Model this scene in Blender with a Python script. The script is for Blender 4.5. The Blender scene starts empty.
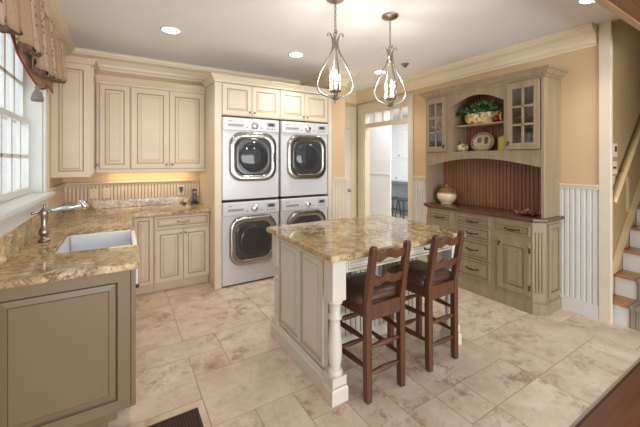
import bpy, bmesh, math, random
from mathutils import Vector, Matrix
random.seed(11)
PI = math.pi
SC = bpy.context.scene
COL = SC.collection

# ---------------------------------------------------------------- camera
cam_d = bpy.data.cameras.new('camera')
cam = bpy.data.objects.new('camera', cam_d)
COL.objects.link(cam)
cam.location = (0, 0, 1.46)
cam.rotation_euler = (PI / 2, 0, -math.radians(31.74))
cam_d.sensor_width = 36
cam_d.lens = 321.0 / 640 * 36
cam_d.shift_y = -(213.5 - 161.3) / 640
cam_d.clip_start = 0.02
SC.camera = cam

# ---------------------------------------------------------------- world, exposure, area lights
world = bpy.data.worlds.new('world')
SC.world = world
world.use_nodes = True
wn = world.node_tree
bg = wn.nodes['Background']
bg.inputs[0].default_value = (0.93, 0.97, 1.0, 1)
bg.inputs[1].default_value = 0.76
vs = SC.view_settings
vs.view_transform = 'Standard'
vs.look = 'None'
vs.gamma = 1.0
vs.use_curve_mapping = False
vs.exposure = 0.34


def area(name, loc, rot, sx, sy, power, color, spread=None):
    d = bpy.data.lights.new(name, 'AREA')
    d.shape = 'RECTANGLE'
    d.size = sx
    d.size_y = sy
    d.energy = power
    d.color = color
    if spread:
        d.spread = spread
    o = bpy.data.objects.new(name, d)
    o.location = loc
    o.rotation_euler = rot
    COL.objects.link(o)
    return o


# daylight arriving at the sink window (outside the glass, aimed into the room)
area('daylight_at_window', (-0.95, 2.3, 1.8), (0, -PI / 2, 0), 1.6, 2.6, 12, (0.93, 0.97, 1.0))
# daylight in the white room beyond the doorway
area('daylight_in_far_room', (4.35, 4.3, 2.66), (0, 0, 0), 0.8, 2.6, 26, (0.95, 0.98, 1.0))
area('daylight_in_far_room', (5.9, 4.0, 2.66), (0, 0, 0), 0.8, 2.6, 75, (0.95, 0.98, 1.0))
# added fill light behind the camera, tilted up to brighten the ceiling
area('added_fill_behind', (1.4, -3.4, 1.1), (PI / 2 + 0.5, 0, 0), 4.8, 2.2, 205, (0.97, 0.985, 1.0))


# ---------------------------------------------------------------- materials
def lin(c):
    c = c / 255.0
    return c / 12.92 if c <= 0.04045 else ((c + 0.055) / 1.055) ** 2.4


def rgb(r, g, b):
    return (lin(r), lin(g), lin(b), 1)


class NT:
    def __init__(s, name):
        s.m = bpy.data.materials.new(name)
        s.m.use_nodes = True
        s.t = s.m.node_tree
        s.bsdf = s.t.nodes['Principled BSDF']
        s.out = s.t.nodes['Material Output']

    def n(s, typ, **kw):
        nd = s.t.nodes.new(typ)
        for k, v in kw.items():
            if k.startswith('i_'):
                key = k[2:]
                nd.inputs[int(key) if key.isdigit() else key.replace('_', ' ')].default_value = v
            else:
                setattr(nd, k, v)
        return nd

    def l(s, a, b):
        s.t.links.new(a, b)

    def coord(s, scale=(1, 1, 1), kind='Object', rot=(0, 0, 0)):
        tc = s.n('ShaderNodeTexCoord')
        mp = s.n('ShaderNodeMapping')
        mp.inputs['Scale'].default_value = scale
        mp.inputs['Rotation'].default_value = rot
        s.l(tc.outputs[kind], mp.inputs['Vector'])
        return mp.outputs['Vector']

    def noise(s, vec, scale, detail=4, rough=0.55, dist=0.0):
        nd = s.n('ShaderNodeTexNoise')
        nd.inputs['Scale'].default_value = scale
        nd.inputs['Detail'].default_value = detail
        nd.inputs['Roughness'].default_value = rough
        nd.inputs['Distortion'].default_value = dist
        s.l(vec, nd.inputs['Vector'])
        return nd.outputs['Fac']

    def ramp(s, fac, stops):
        nd = s.n('ShaderNodeValToRGB')
        el = nd.color_ramp.elements
        while len(el) < len(stops):
            el.new(0.5)
        for e, (p, c) in zip(el, stops):
            e.position = p
            e.color = c
        s.l(fac, nd.inputs['Fac'])
        return nd.outputs['Color']

    def mix(s, fac, a, b, mode='MIX'):
        nd = s.n('ShaderNodeMix', data_type='RGBA', blend_type=mode)
        for sock, v in ((nd.inputs[0], fac), (nd.inputs[6], a), (nd.inputs[7], b)):
            if hasattr(v, 'is_output'):
                s.l(v, sock)
            else:
                sock.default_value = v
        return nd.outputs[2]

    def bump(s, h, strength=0.2, dist=0.01):
        nd = s.n('ShaderNodeBump')
        nd.inputs['Strength'].default_value = strength
        nd.inputs['Distance'].default_value = dist
        s.l(h, nd.inputs['Height'])
        s.l(nd.outputs['Normal'], s.bsdf.inputs['Normal'])

    def set(s, color=None, rough=0.5, metal=0.0, spec=None):
        if color is not None:
            if hasattr(color, 'is_output'):
                s.l(color, s.bsdf.inputs['Base Color'])
            else:
                s.bsdf.inputs['Base Color'].default_value = color
        s.bsdf.inputs['Roughness'].default_value = rough
        s.bsdf.inputs['Metallic'].default_value = metal
        if spec is not None:
            s.bsdf.inputs['Specular IOR Level'].default_value = spec
        return s.m


def paint(name, c, rough=0.45, var=0.06, scale=6):
    t = NT(name)
    v = t.coord()
    f = t.noise(v, scale, 3)
    d = tuple(x * (1 - var) for x in c[:3]) + (1,)
    u = tuple(min(1, x * (1 + var * 0.6)) for x in c[:3]) + (1,)
    return t.set(t.ramp(f, [(0.3, d), (0.7, u)]), rough)


def plain(name, c, rough=0.5, metal=0.0, spec=None):
    t = NT(name)
    v = t.coord()
    f = t.noise(v, 30, 2)
    d = tuple(x * 0.96 for x in c[:3]) + (1,)
    return t.set(t.ramp(f, [(0.35, d), (0.65, c)]), rough, metal, spec)


def emit(name, c, strength):
    t = NT(name)
    t.set(c, 0.4)
    t.bsdf.inputs['Emission Color'].default_value = c
    t.bsdf.inputs['Emission Strength'].default_value = strength
    return t.m


def streak(name, c1, c2, c3, scale, rough=0.4, bump=0.15, axis='z', dark=0.72):
    t = NT(name)
    s = {'z': (scale, scale, scale * 0.06), 'x': (scale * 0.06, scale, scale), 'y': (scale, scale * 0.06, scale)}[axis]
    v = t.coord(s)
    f = t.noise(v, 3.0, 6, 0.6, 0.6)
    f2 = t.noise(v, 9.0, 3, 0.6)
    a = t.ramp(f, [(0.25, c1), (0.5, c2), (0.75, c3)])
    b = t.ramp(f2, [(0.35, (dark, dark, dark, 1)), (0.6, (1, 1, 1, 1))])
    t.bump(f2, bump, 0.003)
    return t.set(t.mix(0.8, a, b, 'MULTIPLY'), rough)


def granite():
    t = NT('gold_granite')
    v = t.coord()
    big = t.noise(v, 3.0, 6, 0.62, 1.2)
    mid = t.noise(v, 12, 7, 0.68, 1.0)
    fine = t.noise(v, 60, 4, 0.65)
    base = t.ramp(big, [(0.3, rgb(148, 122, 84)), (0.44, rgb(190, 164, 116)), (0.58, rgb(212, 194, 156)), (0.72, rgb(166, 148, 120))])
    m2 = t.ramp(mid, [(0.32, rgb(98, 74, 56)), (0.42, rgb(164, 136, 94)), (0.52, rgb(206, 182, 136)), (0.62, rgb(224, 212, 184)), (0.74, rgb(166, 140, 102))])
    c = t.mix(0.6, base, m2)
    vein = t.noise(v, 5.0, 9, 0.72, 2.0)
    vm = t.ramp(vein, [(0.43, (0, 0, 0, 1)), (0.485, (1, 1, 1, 1)), (0.515, (1, 1, 1, 1)), (0.57, (0, 0, 0, 1))])
    gate = t.ramp(t.noise(v, 2.6, 3), [(0.40, (0, 0, 0, 1)), (0.58, (0.85, 0.85, 0.85, 1))])
    c = t.mix(t.mix(1.0, vm, gate, 'MULTIPLY'), c, rgb(112, 88, 70))
    sp = t.ramp(fine, [(0.33, rgb(108, 90, 78)), (0.46, (1, 1, 1, 1))])
    c = t.mix(0.7, c, sp, 'MULTIPLY')
    return t.set(c, 0.07, 0, 0.6)


def travertine():
    t = NT('travertine_tile')
    at = t.n('ShaderNodeAttribute')
    at.attribute_name = 'rnd'
    tc = t.n('ShaderNodeTexCoord')
    ad = t.n('ShaderNodeVectorMath', operation='MULTIPLY_ADD')
    cb = t.n('ShaderNodeCombineXYZ')
    for k in range(3):
        t.l(at.outputs['Fac'], cb.inputs[k])
    t.l(cb.outputs[0], ad.inputs[0])
    ad.inputs[1].default_value = (37, 23, 11)
    t.l(tc.outputs['Object'], ad.inputs[2])
    v = ad.outputs[0]
    f = t.noise(v, 4.0, 7, 0.62, 0.3)
    f2 = t.noise(v, 7.5, 12, 0.78, 0.3)
    f3 = t.noise(v, 22, 5, 0.65, 0.2)
    c = t.ramp(f, [(0.3, rgb(202, 178, 153)), (0.5, rgb(220, 202, 180)), (0.68, rgb(230, 217, 198))])
    p = t.ramp(f2, [(0.5, (0, 0, 0, 1)), (0.57, (0.6, 0.6, 0.6, 1)), (0.66, (1, 1, 1, 1))])
    gate = t.ramp(t.noise(v, 1.9, 3), [(0.42, (0.1, 0.1, 0.1, 1)), (0.58, (1, 1, 1, 1))])
    c = t.mix(t.mix(1.0, p, gate, 'MULTIPLY'), c, rgb(166, 130, 104))
    c = t.mix(0.5, c, t.ramp(f3, [(0.32, (0.8, 0.76, 0.72, 1)), (0.5, (1, 1, 1, 1))]), 'MULTIPLY')
    tint = t.ramp(at.outputs['Fac'], [(0.0, (0.9, 0.885, 0.87, 1)), (1.0, (1, 1, 1, 1))])
    c = t.mix(1.0, c, tint, 'MULTIPLY')
    t.bump(f2, 0.08, 0.004)
    return t.set(c, 0.3, 0, 0.4)


def glass_pane(name, tint=(1, 1, 1, 1), fac=0.08, rough=0.02):
    t = NT(name)
    tr = t.n('ShaderNodeBsdfTransparent')
    tr.inputs[0].default_value = tint
    gl = t.n('ShaderNodeBsdfGlossy')
    gl.inputs['Roughness'].default_value = rough
    mx = t.n('ShaderNodeMixShader')
    mx.inputs[0].default_value = fac
    t.l(tr.outputs[0], mx.inputs[1])
    t.l(gl.outputs[0], mx.inputs[2])
    t.l(mx.outputs[0], t.out.inputs['Surface'])
    return t.m


def fabric():
    t = NT('striped_floral_fabric')
    tc = t.n('ShaderNodeTexCoord')
    sp = t.n('ShaderNodeSeparateXYZ')
    t.l(tc.outputs['Object'], sp.inputs[0])

    def wave(k):
        m = t.n('ShaderNodeMath', operation='MULTIPLY')
        m.inputs[1].default_value = k
        t.l(sp.outputs['Y'], m.inputs[0])
        s = t.n('ShaderNodeMath', operation='SINE')
        t.l(m.outputs[0], s.inputs[0])
        return s.outputs[0]
    w = wave(2 * PI / 0.16)
    c = t.ramp(w, [(0.0, rgb(184, 158, 132)), (0.35, rgb(166, 138, 110)), (0.7, rgb(198, 178, 156))])
    vo = t.n('ShaderNodeTexVoronoi')
    vo.inputs['Scale'].default_value = 26
    t.l(tc.outputs['Object'], vo.inputs['Vector'])
    dots = t.ramp(vo.outputs['Distance'], [(0.2, (1, 1, 1, 1)), (0.32, (0, 0, 0, 1))])
    g = t.ramp(w, [(0.4, (0.15, 0.15, 0.15, 1)), (0.6, (1, 1, 1, 1))])
    c = t.mix(t.mix(1.0, dots, g, 'MULTIPLY'), c, rgb(112, 84, 74))
    return t.set(c, 0.9, 0, 0.1)


M = {}
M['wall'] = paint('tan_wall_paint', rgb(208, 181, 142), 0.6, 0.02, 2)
M['ceil'] = paint('white_ceiling_paint', rgb(243, 243, 243), 0.8, 0.015, 1.5)
M['crown'] = paint('cream_trim_paint', rgb(230, 216, 186), 0.45, 0.03, 4)
M['casing'] = paint('pale_cream_trim_paint', rgb(222, 212, 190), 0.4, 0.03, 4)
M['white'] = paint('white_trim_paint', rgb(216, 216, 212), 0.4, 0.02, 4)
M['roomwhite'] = paint('far_room_white_paint', rgb(228, 230, 232), 0.5, 0.015, 2)
M['cream'] = paint('cream_cabinet_paint', rgb(210, 191, 164), 0.42, 0.04, 5)
M['cream_glaze'] = plain('brown_glaze', rgb(164, 143, 116), 0.5)
M['tower'] = paint('pale_cream_cabinet_paint', rgb(226, 213, 190), 0.5, 0.03, 5)
M['tower_glaze'] = plain('pale_brown_glaze', rgb(178, 154, 124), 0.5)
M['putty'] = paint('putty_island_paint', rgb(210, 203, 190), 0.38, 0.03, 5)
M['putty_glaze'] = plain('putty_glaze', rgb(164, 156, 138), 0.5)
M['taupe'] = paint('taupe_paint_with_shade', rgb(124, 108, 82), 0.4, 0.03, 5)  # taupe paint, darkened further so its colour carries the end panel's shade
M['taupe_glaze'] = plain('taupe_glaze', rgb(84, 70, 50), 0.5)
M['granite'] = granite()
M['tile'] = travertine()
M['grout'] = paint('sand_grout', rgb(176, 154, 132), 0.9, 0.05, 30)
M['woodfloor'] = streak('brown_wood_floor', rgb(92, 56, 38), rgb(108, 66, 44), rgb(122, 76, 52), 6, 0.3, 0.05, 'x')
M['beam'] = streak('brown_wood_beam', rgb(120, 84, 54), rgb(136, 98, 64), rgb(150, 110, 74), 5, 0.45, 0.05, 'x')
M['beamedge'] = streak('light_wood_edge', rgb(166, 130, 94), rgb(182, 146, 108), rgb(194, 160, 122), 5, 0.45, 0.05, 'x')
M['hutch'] = streak('weathered_greige_wood', rgb(136, 119, 93), rgb(150, 132, 104), rgb(163, 146, 118), 6, 0.5, 0.06, 'z', 0.93)
M['hutch_dark'] = plain('hutch_glaze', rgb(112, 94, 70), 0.6)
M['hutch_back'] = streak('red_brown_beadboard', rgb(128, 86, 58), rgb(146, 102, 70), rgb(160, 116, 84), 7, 0.4, 0.1, 'z', 0.85)
M['hutch_top'] = streak('dark_wood_top', rgb(80, 54, 36), rgb(98, 68, 46), rgb(114, 80, 56), 8, 0.25, 0.08, 'y')
M['stool'] = streak('walnut_stool_wood', rgb(76, 47, 30), rgb(94, 60, 39), rgb(110, 74, 50), 8, 0.35, 0.06, 'z', 0.85)
M['leather'] = paint('brown_leather', rgb(82, 56, 46), 0.35, 0.12, 20)
M['steel'] = plain('brushed_nickel', rgb(178, 168, 154), 0.28, 1.0)
M['pewter'] = plain('antique_nickel', rgb(166, 156, 142), 0.32, 1.0)
M['chrome'] = plain('chrome', rgb(222, 222, 224), 0.08, 1.0)
M['satin'] = plain('satin_chrome', rgb(172, 168, 162), 0.16, 1.0)
M['bronze'] = plain('dark_bronze', rgb(78, 66, 54), 0.4, 0.9)
M['appl'] = plain('white_enamel', rgb(216, 217, 220), 0.22, 0.0, 0.6)
M['appl_grey'] = plain('grey_plastic', rgb(150, 152, 156), 0.35)
M['seam'] = plain('black_seam', rgb(28, 28, 30), 0.6)
M['doorglass'] = plain('smoked_door_glass', rgb(54, 55, 58), 0.06, 0.0, 0.5)
M['doordark'] = plain('dark_door_rim', rgb(70, 70, 72), 0.15, 0.2, 0.6)
M['lcd'] = plain('dark_display', rgb(70, 78, 76), 0.15)
M['sink'] = plain('white_fireclay', rgb(238, 240, 244), 0.12, 0.0, 0.6)
M['plate_ivory'] = plain('ivory_plastic', rgb(226, 208, 178), 0.4)
M['black'] = plain('black_plastic', rgb(24, 24, 26), 0.35)
M['pane'] = glass_pane('window_glass', (0.97, 0.98, 0.98, 1), 0.06)
M['cabpane'] = glass_pane('cabinet_glass', (0.9, 0.92, 0.92, 1), 0.10)
M['fabric'] = fabric()
M['lining'] = paint('tan_lining_fabric', rgb(182, 150, 116), 0.9, 0.06, 12)
M['dfabric'] = paint('brown_print_fabric', rgb(110, 86, 66), 0.9, 0.35, 40)
M['red'] = plain('red_piping', rgb(150, 66, 50), 0.8)
M['tassel'] = streak('grey_tassel_thread', rgb(104, 98, 94), rgb(134, 128, 122), rgb(160, 154, 148), 60, 0.9, 0.3)
M['bulb'] = emit('warm_bulb', (1.0, 0.92, 0.78, 1), 4)
M['canlight'] = emit('downlight_lens', (1.0, 0.93, 0.82, 1), 10)
M['undercab'] = emit('warm_strip_lens', (1.0, 0.8, 0.5, 1), 2)
M['candle'] = plain('ivory_candle_sleeve', rgb(238, 226, 200), 0.5)
M['tread'] = streak('orange_oak_tread', rgb(166, 110, 68), rgb(186, 128, 82), rgb(202, 146, 98), 7, 0.3, 0.06, 'y')
M['vent'] = plain('brown_vent', rgb(70, 48, 34), 0.5, 0.3)
M['ceramic'] = paint('cream_ceramic', rgb(222, 204, 168), 0.25, 0.06, 20)
M['ceramic_tan'] = paint('olive_tan_ceramic', rgb(146, 116, 68), 0.3, 0.15, 25)
M['yellow'] = plain('yellow_ceramic', rgb(206, 176, 92), 0.3)
M['leaf'] = paint('ivy_green', rgb(78, 124, 70), 0.5, 0.35, 25)
M['leaf2'] = paint('pale_ivy_green', rgb(130, 164, 118), 0.5, 0.3, 25)
M['soil'] = plain('dark_moss', rgb(36, 34, 24), 0.9)
M['berry'] = paint('dusty_pink_petals', rgb(214, 146, 128), 0.7, 0.35, 60)
M['greycab'] = paint('blue_grey_paint', rgb(128, 138, 140), 0.5, 0.05, 6)
M['darkgrey'] = plain('charcoal_metal', rgb(62, 66, 70), 0.4, 0.4)
M['blueglass'] = plain('blue_glassware', rgb(70, 100, 128), 0.1, 0.0, 0.8)
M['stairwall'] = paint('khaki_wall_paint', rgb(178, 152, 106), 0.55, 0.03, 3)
M['rail'] = paint('cream_rail_paint', rgb(212, 186, 138), 0.4, 0.04, 5)


def runner_mat():
    t = NT('striped_runner_wool')
    tc = t.n('ShaderNodeTexCoord')
    sp = t.n('ShaderNodeSeparateXYZ')
    t.l(tc.outputs['Object'], sp.inputs[0])
    m = t.n('ShaderNodeMath', operation='MULTIPLY')
    m.inputs[1].default_value = 2 * PI / 0.035
    t.l(sp.outputs['Y'], m.inputs[0])
    s = t.n('ShaderNodeMath', operation='SINE')
    t.l(m.outputs[0], s.inputs[0])
    c = t.ramp(s.outputs[0], [(0.0, rgb(150, 140, 124)), (0.45, rgb(176, 166, 148)), (0.8, rgb(112, 106, 98))])
    return t.set(c, 0.95, 0, 0.1)


M['runner'] = runner_mat()


def painted_ceramic(name, base, spots):
    t = NT(name)
    v = t.coord()
    vo = t.n('ShaderNodeTexVoronoi')
    vo.inputs['Scale'].default_value = 26
    t.l(v, vo.inputs['Vector'])
    c = t.ramp(vo.outputs['Color'], [(0.0, spots[0]), (0.28, spots[1]), (0.42, base), (0.62, base), (0.8, spots[2]), (1.0, base)])
    return t.set(c, 0.22, 0, 0.5)


M['majolica'] = painted_ceramic('painted_fruit_ceramic', rgb(224, 206, 166), (rgb(160, 62, 44), rgb(196, 146, 66), rgb(132, 112, 76)))


# ---------------------------------------------------------------- mesh helpers
class Fr:
    """local frame: u right, v up, w out of the face"""
    def __init__(s, o, u, v, w):
        s.o, s.u, s.v, s.w = Vector(o), Vector(u), Vector(v), Vector(w)

    def __call__(s, u, v, w=0.0):
        return s.o + s.u * u + s.v * v + s.w * w


def fr_front(y):      # faces -y; u = x, v = z
    return Fr((0, y, 0), (1, 0, 0), (0, 0, 1), (0, -1, 0))


def fr_back(y):
    return Fr((0, y, 0), (-1, 0, 0), (0, 0, 1), (0, 1, 0))


def fr_left(x):       # faces -x; u = -y, v = z
    return Fr((x, 0, 0), (0, -1, 0), (0, 0, 1), (-1, 0, 0))


def fr_right(x):      # faces +x; u = y, v = z
    return Fr((x, 0, 0), (0, 1, 0), (0, 0, 1), (1, 0, 0))


class MB:
    def __init__(s):
        s.v, s.f, s.m, s.s, s.r = [], [], [], [], []
        s.rnd = 0.0

    def face(s, pts, m=0, sm=False):
        b = len(s.v)
        s.v += [Vector(p) for p in pts]
        s.f.append(tuple(range(b, b + len(pts))))
        s.m.append(m)
        s.s.append(sm)
        s.r.append(s.rnd)

    def add(s, verts, faces, m=0, sm=False):
        b = len(s.v)
        s.v += [Vector(p) for p in verts]
        for f in faces:
            s.f.append(tuple(b + i for i in f))
            s.m.append(m)
            s.s.append(sm)
            s.r.append(s.rnd)

    def box(s, x0, x1, y0, y1, z0, z1, m=0):
        v = [(x, y, z) for z in (z0, z1) for y in (y0, y1) for x in (x0, x1)]
        s.add(v, [(0, 2, 3, 1), (4, 5, 7, 6), (0, 1, 5, 4), (2, 6, 7, 3), (0, 4, 6, 2), (1, 3, 7, 5)], m)

    def fbox(s, fr, u0, u1, v0, v1, w0, w1, m=0):
        v = [fr(u, vv, w) for w in (w0, w1) for vv in (v0, v1) for u in (u0, u1)]
        s.add(v, [(0, 2, 3, 1), (4, 5, 7, 6), (0, 1, 5, 4), (2, 6, 7, 3), (0, 4, 6, 2), (1, 3, 7, 5)], m)

    def prism(s, fr, pts, w0, w1, m=0):
        n = len(pts)
        a = [fr(u, v, w0) for u, v in pts]
        b = [fr(u, v, w1) for u, v in pts]
        s.add(a + b, [tuple(range(n))[::-1], tuple(range(n, 2 * n))] + [(i, (i + 1) % n, n + (i + 1) % n, n + i) for i in range(n)], m)

    def loops(s, loops, ms=None, sm=False, cap0=True, cap1=True, closed=False):
        n = len(loops[0])
        b = len(s.v)
        for lp in loops:
            s.v += [Vector(p) for p in lp]
        k = len(loops)
        for i in range(k if closed else k - 1):
            j = (i + 1) % k
            mm = ms[i] if isinstance(ms, (list, tuple)) else (ms or 0)
            for q in range(n):
                q2 = (q + 1) % n
                s.f.append((b + i * n + q, b + i * n + q2, b + j * n + q2, b + j * n + q))
                s.m.append(mm)
                s.s.append(sm)
                s.r.append(s.rnd)
        if not closed:
            m0 = ms[0] if isinstance(ms, (list, tuple)) else (ms or 0)
            m1 = ms[-1] if isinstance(ms, (list, tuple)) else (ms or 0)
            if cap0:
                s.f.append(tuple(b + q for q in range(n))[::-1]); s.m.append(m0); s.s.append(False); s.r.append(s.rnd)
            if cap1:
                s.f.append(tuple(b + (k - 1) * n + q for q in range(n))); s.m.append(m1); s.s.append(False); s.r.append(s.rnd)

    def lathe(s, c, prof, seg=20, m=0, fr=None, sm=True, ms=None):
        """prof: list of (r, h) along the axis; fr gives axis = w"""
        c = Vector(c)
        if fr is None:
            U, V, W = Vector((1, 0, 0)), Vector((0, 1, 0)), Vector((0, 0, 1))
        else:
            U, V, W = fr.u, fr.v, fr.w
        lp = []
        for r, h in prof:
            r = max(r, 1e-4)
            lp.append([c + U * (r * math.cos(2 * PI * k / seg)) + V * (r * math.sin(2 * PI * k / seg)) + W * h for k in range(seg)])
        s.loops(lp, ms if ms else m, sm)

    def tube(s, pts, rad, seg=8, m=0, closed=False, sm=True, squash=None):
        pts = [Vector(p) for p in pts]
        n = len(pts)
        if not isinstance(rad, (list, tuple)):
            rad = [rad] * n
        lp = []
        prev = None
        for i, p in enumerate(pts):
            if closed:
                t = pts[(i + 1) % n] - pts[(i - 1) % n]
            else:
                t = pts[min(i + 1, n - 1)] - pts[max(i - 1, 0)]
            t.normalize()
            if prev is None:
                a = Vector((0, 0, 1)) if abs(t.z) < 0.9 else Vector((1, 0, 0))
                u = t.cross(a).normalized()
            else:
                u = (prev - t * prev.dot(t)).normalized()
            prev = u
            w = t.cross(u)
            q = squash or 1.0
            lp.append([p + u * (rad[i] * math.cos(2 * PI * k / seg)) + w * (rad[i] * q * math.sin(2 * PI * k / seg)) for k in range(seg)])
        s.loops(lp, m, sm, closed=closed)

    def sweep(s, path, prof, m=0, side=1):
        """prof: closed polygon [(out, z)], swept along an open xy path with mitred corners; out is to the left of travel when side=1"""
        n = len(path)
        P = [Vector(p) for p in path]
        lp = []
        for i in range(n):
            d0 = (P[i] - P[i - 1]).normalized() if i > 0 else None
            d1 = (P[i + 1] - P[i]).normalized() if i < n - 1 else None
            if d0 is None: d0 = d1
            if d1 is None: d1 = d0
            n0 = Vector((-d0.y, d0.x)) * side
            n1 = Vector((-d1.y, d1.x)) * side
            mt = (n0 + n1).normalized()
            k = 1.0 / max(0.2, mt.dot(n0))
            lp.append([(P[i].x + mt.x * k * o, P[i].y + mt.y * k * o, z) for o, z in prof])
        s.loops(lp, m)

    def build(s, name, mats, parent=None, root=None, bevel=0.0, seg=1, solid=0.0):
        me = bpy.data.meshes.new(name)
        mw = None
        base = root if root is not None else parent
        vs_ = s.v
        loc = Vector((0, 0, 0))
        if base is not None:
            r = base
            while r.parent is not None:
                r = r.parent
            inv = (Matrix.Translation(r.location) @ r.rotation_euler.to_matrix().to_4x4()).inverted()
            vs_ = [inv @ v for v in s.v]
        else:
            xs = [v.x for v in s.v]; ys = [v.y for v in s.v]; zs = [v.z for v in s.v]
            loc = Vector(((min(xs) + max(xs)) / 2, (min(ys) + max(ys)) / 2, min(zs)))
            vs_ = [v - loc for v in s.v]
        me.from_pydata([tuple(v) for v in vs_], [], s.f)
        for m in (mats if isinstance(mats, (list, tuple)) else [mats]):
            me.materials.append(M[m] if isinstance(m, str) else m)
        me.polygons.foreach_set('material_index', s.m)
        me.polygons.foreach_set('use_smooth', s.s)
        if any(s.r):
            at = me.attributes.new('rnd', 'FLOAT', 'FACE')
            at.data.foreach_set('value', s.r)
        bm = bmesh.new()
        bm.from_mesh(me)
        bmesh.ops.remove_doubles(bm, verts=bm.verts, dist=1e-5)
        bmesh.ops.recalc_face_normals(bm, faces=bm.faces)
        bm.to_mesh(me)
        bm.free()
        me.update()
        o = bpy.data.objects.new(name, me)
        COL.objects.link(o)
        o.location = loc
        if parent is not None:
            o.parent = parent
            o.location = (0, 0, 0)
        if bevel:
            b = o.modifiers.new('bevel', 'BEVEL')
            b.width = bevel
            b.segments = seg
            b.limit_method = 'ANGLE'
            b.angle_limit = math.radians(50)
        if solid:
            b = o.modifiers.new('thickness', 'SOLIDIFY')
            b.thickness = solid
            b.offset = 0
        return o


def tag(o, label, cat, group=None):
    o['label'] = label
    o['category'] = cat
    if group:
        o['group'] = group
    return o


def struct(o):
    o['kind'] = 'structure'
    return o


def thing(name, loc, label, cat, group=None, rz=0):
    o = bpy.data.objects.new(name, None)
    o.empty_display_size = 0.1
    COL.objects.link(o)
    o.location = loc
    o.rotation_euler = (0, 0, rz)
    return tag(o, label, cat, group)


def dup(root, loc, label, rz=None):
    r = root.copy()
    COL.objects.link(r)
    r.location = loc
    if rz is not None:
        r.rotation_euler = (0, 0, rz)
    r['label'] = label
    for ch in list(root.children):
        c = ch.copy()
        COL.objects.link(c)
        c.parent = r
        for g in list(ch.children):
            d = g.copy()
            COL.objects.link(d)
            d.parent = c
    return r


def raised(mb, fr, u0, u1, v0, v1, t=0.02, sw=0.055, w0=0.0, g=1, deep=0.008, m=0, bev=0.03):
    """a frame-and-raised-panel face: material 0 = paint, g = glazed groove"""
    def rect(i, w):
        return [fr(u0 + i, v0 + i, w0 + w), fr(u1 - i, v0 + i, w0 + w), fr(u1 - i, v1 - i, w0 + w), fr(u0 + i, v1 - i, w0 + w)]
    lp = [rect(0, 0), rect(0, t - 0.003), rect(0.003, t), rect(sw, t), rect(sw + 0.004, t - deep * 0.6), rect(sw + 0.011, t - deep), rect(sw + 0.011 + bev, t - 0.004), rect(sw + 0.0145 + bev, t - 0.001), rect(sw + 0.017 + bev, t - 0.001)]
    mb.loops(lp, [m, m, m, g, g, m, g, m])


def knob(mb, fr, u, v, w, r=0.014, m=0):
    mb.lathe(fr(u, v, w), [(r * 0.45, -0.001), (r * 0.4, 0.008), (r * 0.9, 0.013), (r, 0.02), (r * 0.75, 0.027), (r * 0.2, 0.029)], 14, m, fr)


def bar_pull(mb, fr, u, v, w, L=0.1, r=0.005, m=0, drop=0.008):
    pts = []
    for k in range(13):
        a = k / 12
        uu = u - L / 2 + L * a
        pts.append(fr(uu, v - drop * math.sin(PI * a), w + 0.026 * min(1, math.sin(PI * a) * 2.2)))
    rr = [r * (0.9 + 0.7 * math.exp(-((k - 6) / 2.0) ** 2)) for k in range(13)]
    mb.tube(pts, rr, 8, m)
    for sgn in (-1, 1):
        mb.lathe(fr(u + sgn * L / 2, v, w), [(r * 1.8, -0.001), (r * 1.8, 0.004), (r, 0.007)], 10, m, fr)


def beadboard(mb, fr, u0, u1, v0, v1, t=0.012, pitch=0.04, gw=0.008, gd=0.006, m=0, g=1, cap=True):
    n = max(1, round((u1 - u0) / pitch))
    p = (u1 - u0) / n
    prof = [(u0, t)]
    mats = []
    for k in range(n):
        a = u0 + p * k
        prof.append((a + p - gw, t)); mats.append(m)
        prof.append((a + p - gw * 0.55, t - gd)); mats.append(g)
        prof.append((a + p - gw * 0.45, t - gd)); mats.append(g)
        prof.append((a + p, t)); mats.append(g)
    for (a, w), (b, w2), mm in zip(prof[:-1], prof[1:], mats):
        mb.face([fr(a, v0, w), fr(b, v0, w2), fr(b, v1, w2), fr(a, v1, w)], mm)
    mb.face([fr(u0, v0, 0), fr(u0, v0, t), fr(u0, v1, t), fr(u0, v1, 0)], m)
    mb.face([fr(u1, v0, 0), fr(u1, v0, t), fr(u1, v1, t), fr(u1, v1, 0)], m)
    if cap:
        mb.face([fr(u, v1, w) for u, w in prof] + [fr(u1, v1, 0), fr(u0, v1, 0)], m)
        mb.face([fr(u, v0, w) for u, w in prof] + [fr(u1, v0, 0), fr(u0, v0, 0)], m)


def rrect(fr, u0, u1, v0, v1, r, w, n=6):
    pts = []
    for cu, cv, a0 in ((u1 - r, v1 - r, 0), (u0 + r, v1 - r, PI / 2), (u0 + r, v0 + r, PI), (u1 - r, v0 + r, 1.5 * PI)):
        for k in range(n + 1):
            a = a0 + PI / 2 * k / n
            pts.append(fr(cu + r * math.cos(a), cv + r * math.sin(a), w))
    return pts


def arc(u0, u1, v_end, v_mid, n=16):
    return [(u0 + (u1 - u0) * k / n, v_end + (v_mid - v_end) * math.sin(PI * k / n)) for k in range(n + 1)]


CEIL = 2.72
YB = 4.56       # back wall
XL = -0.56      # left wall
XR = 3.74       # right wall
YW = 3.725      # washer fronts

# ================================================================ SETTING
# ---- tiled floor: square-grid multi-size pattern
UNIT = 0.2465
GX, GY = 0.424, 1.072
NI0, NJ0, NI1, NJ1 = -5, -2, 28, 24
occ = {}
tiles = []


def put(i, j, w, h):
    for a in range(i, i + w):
        for b in range(j, j + h):
            if (a, b) in occ or not (NI0 <= a < NI1 and NJ0 <= b < NJ1):
                return False
    for a in range(i, i + w):
        for b in range(j, j + h):
            occ[(a, b)] = 1
    tiles.append((i, j, w, h))
    return True


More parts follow.
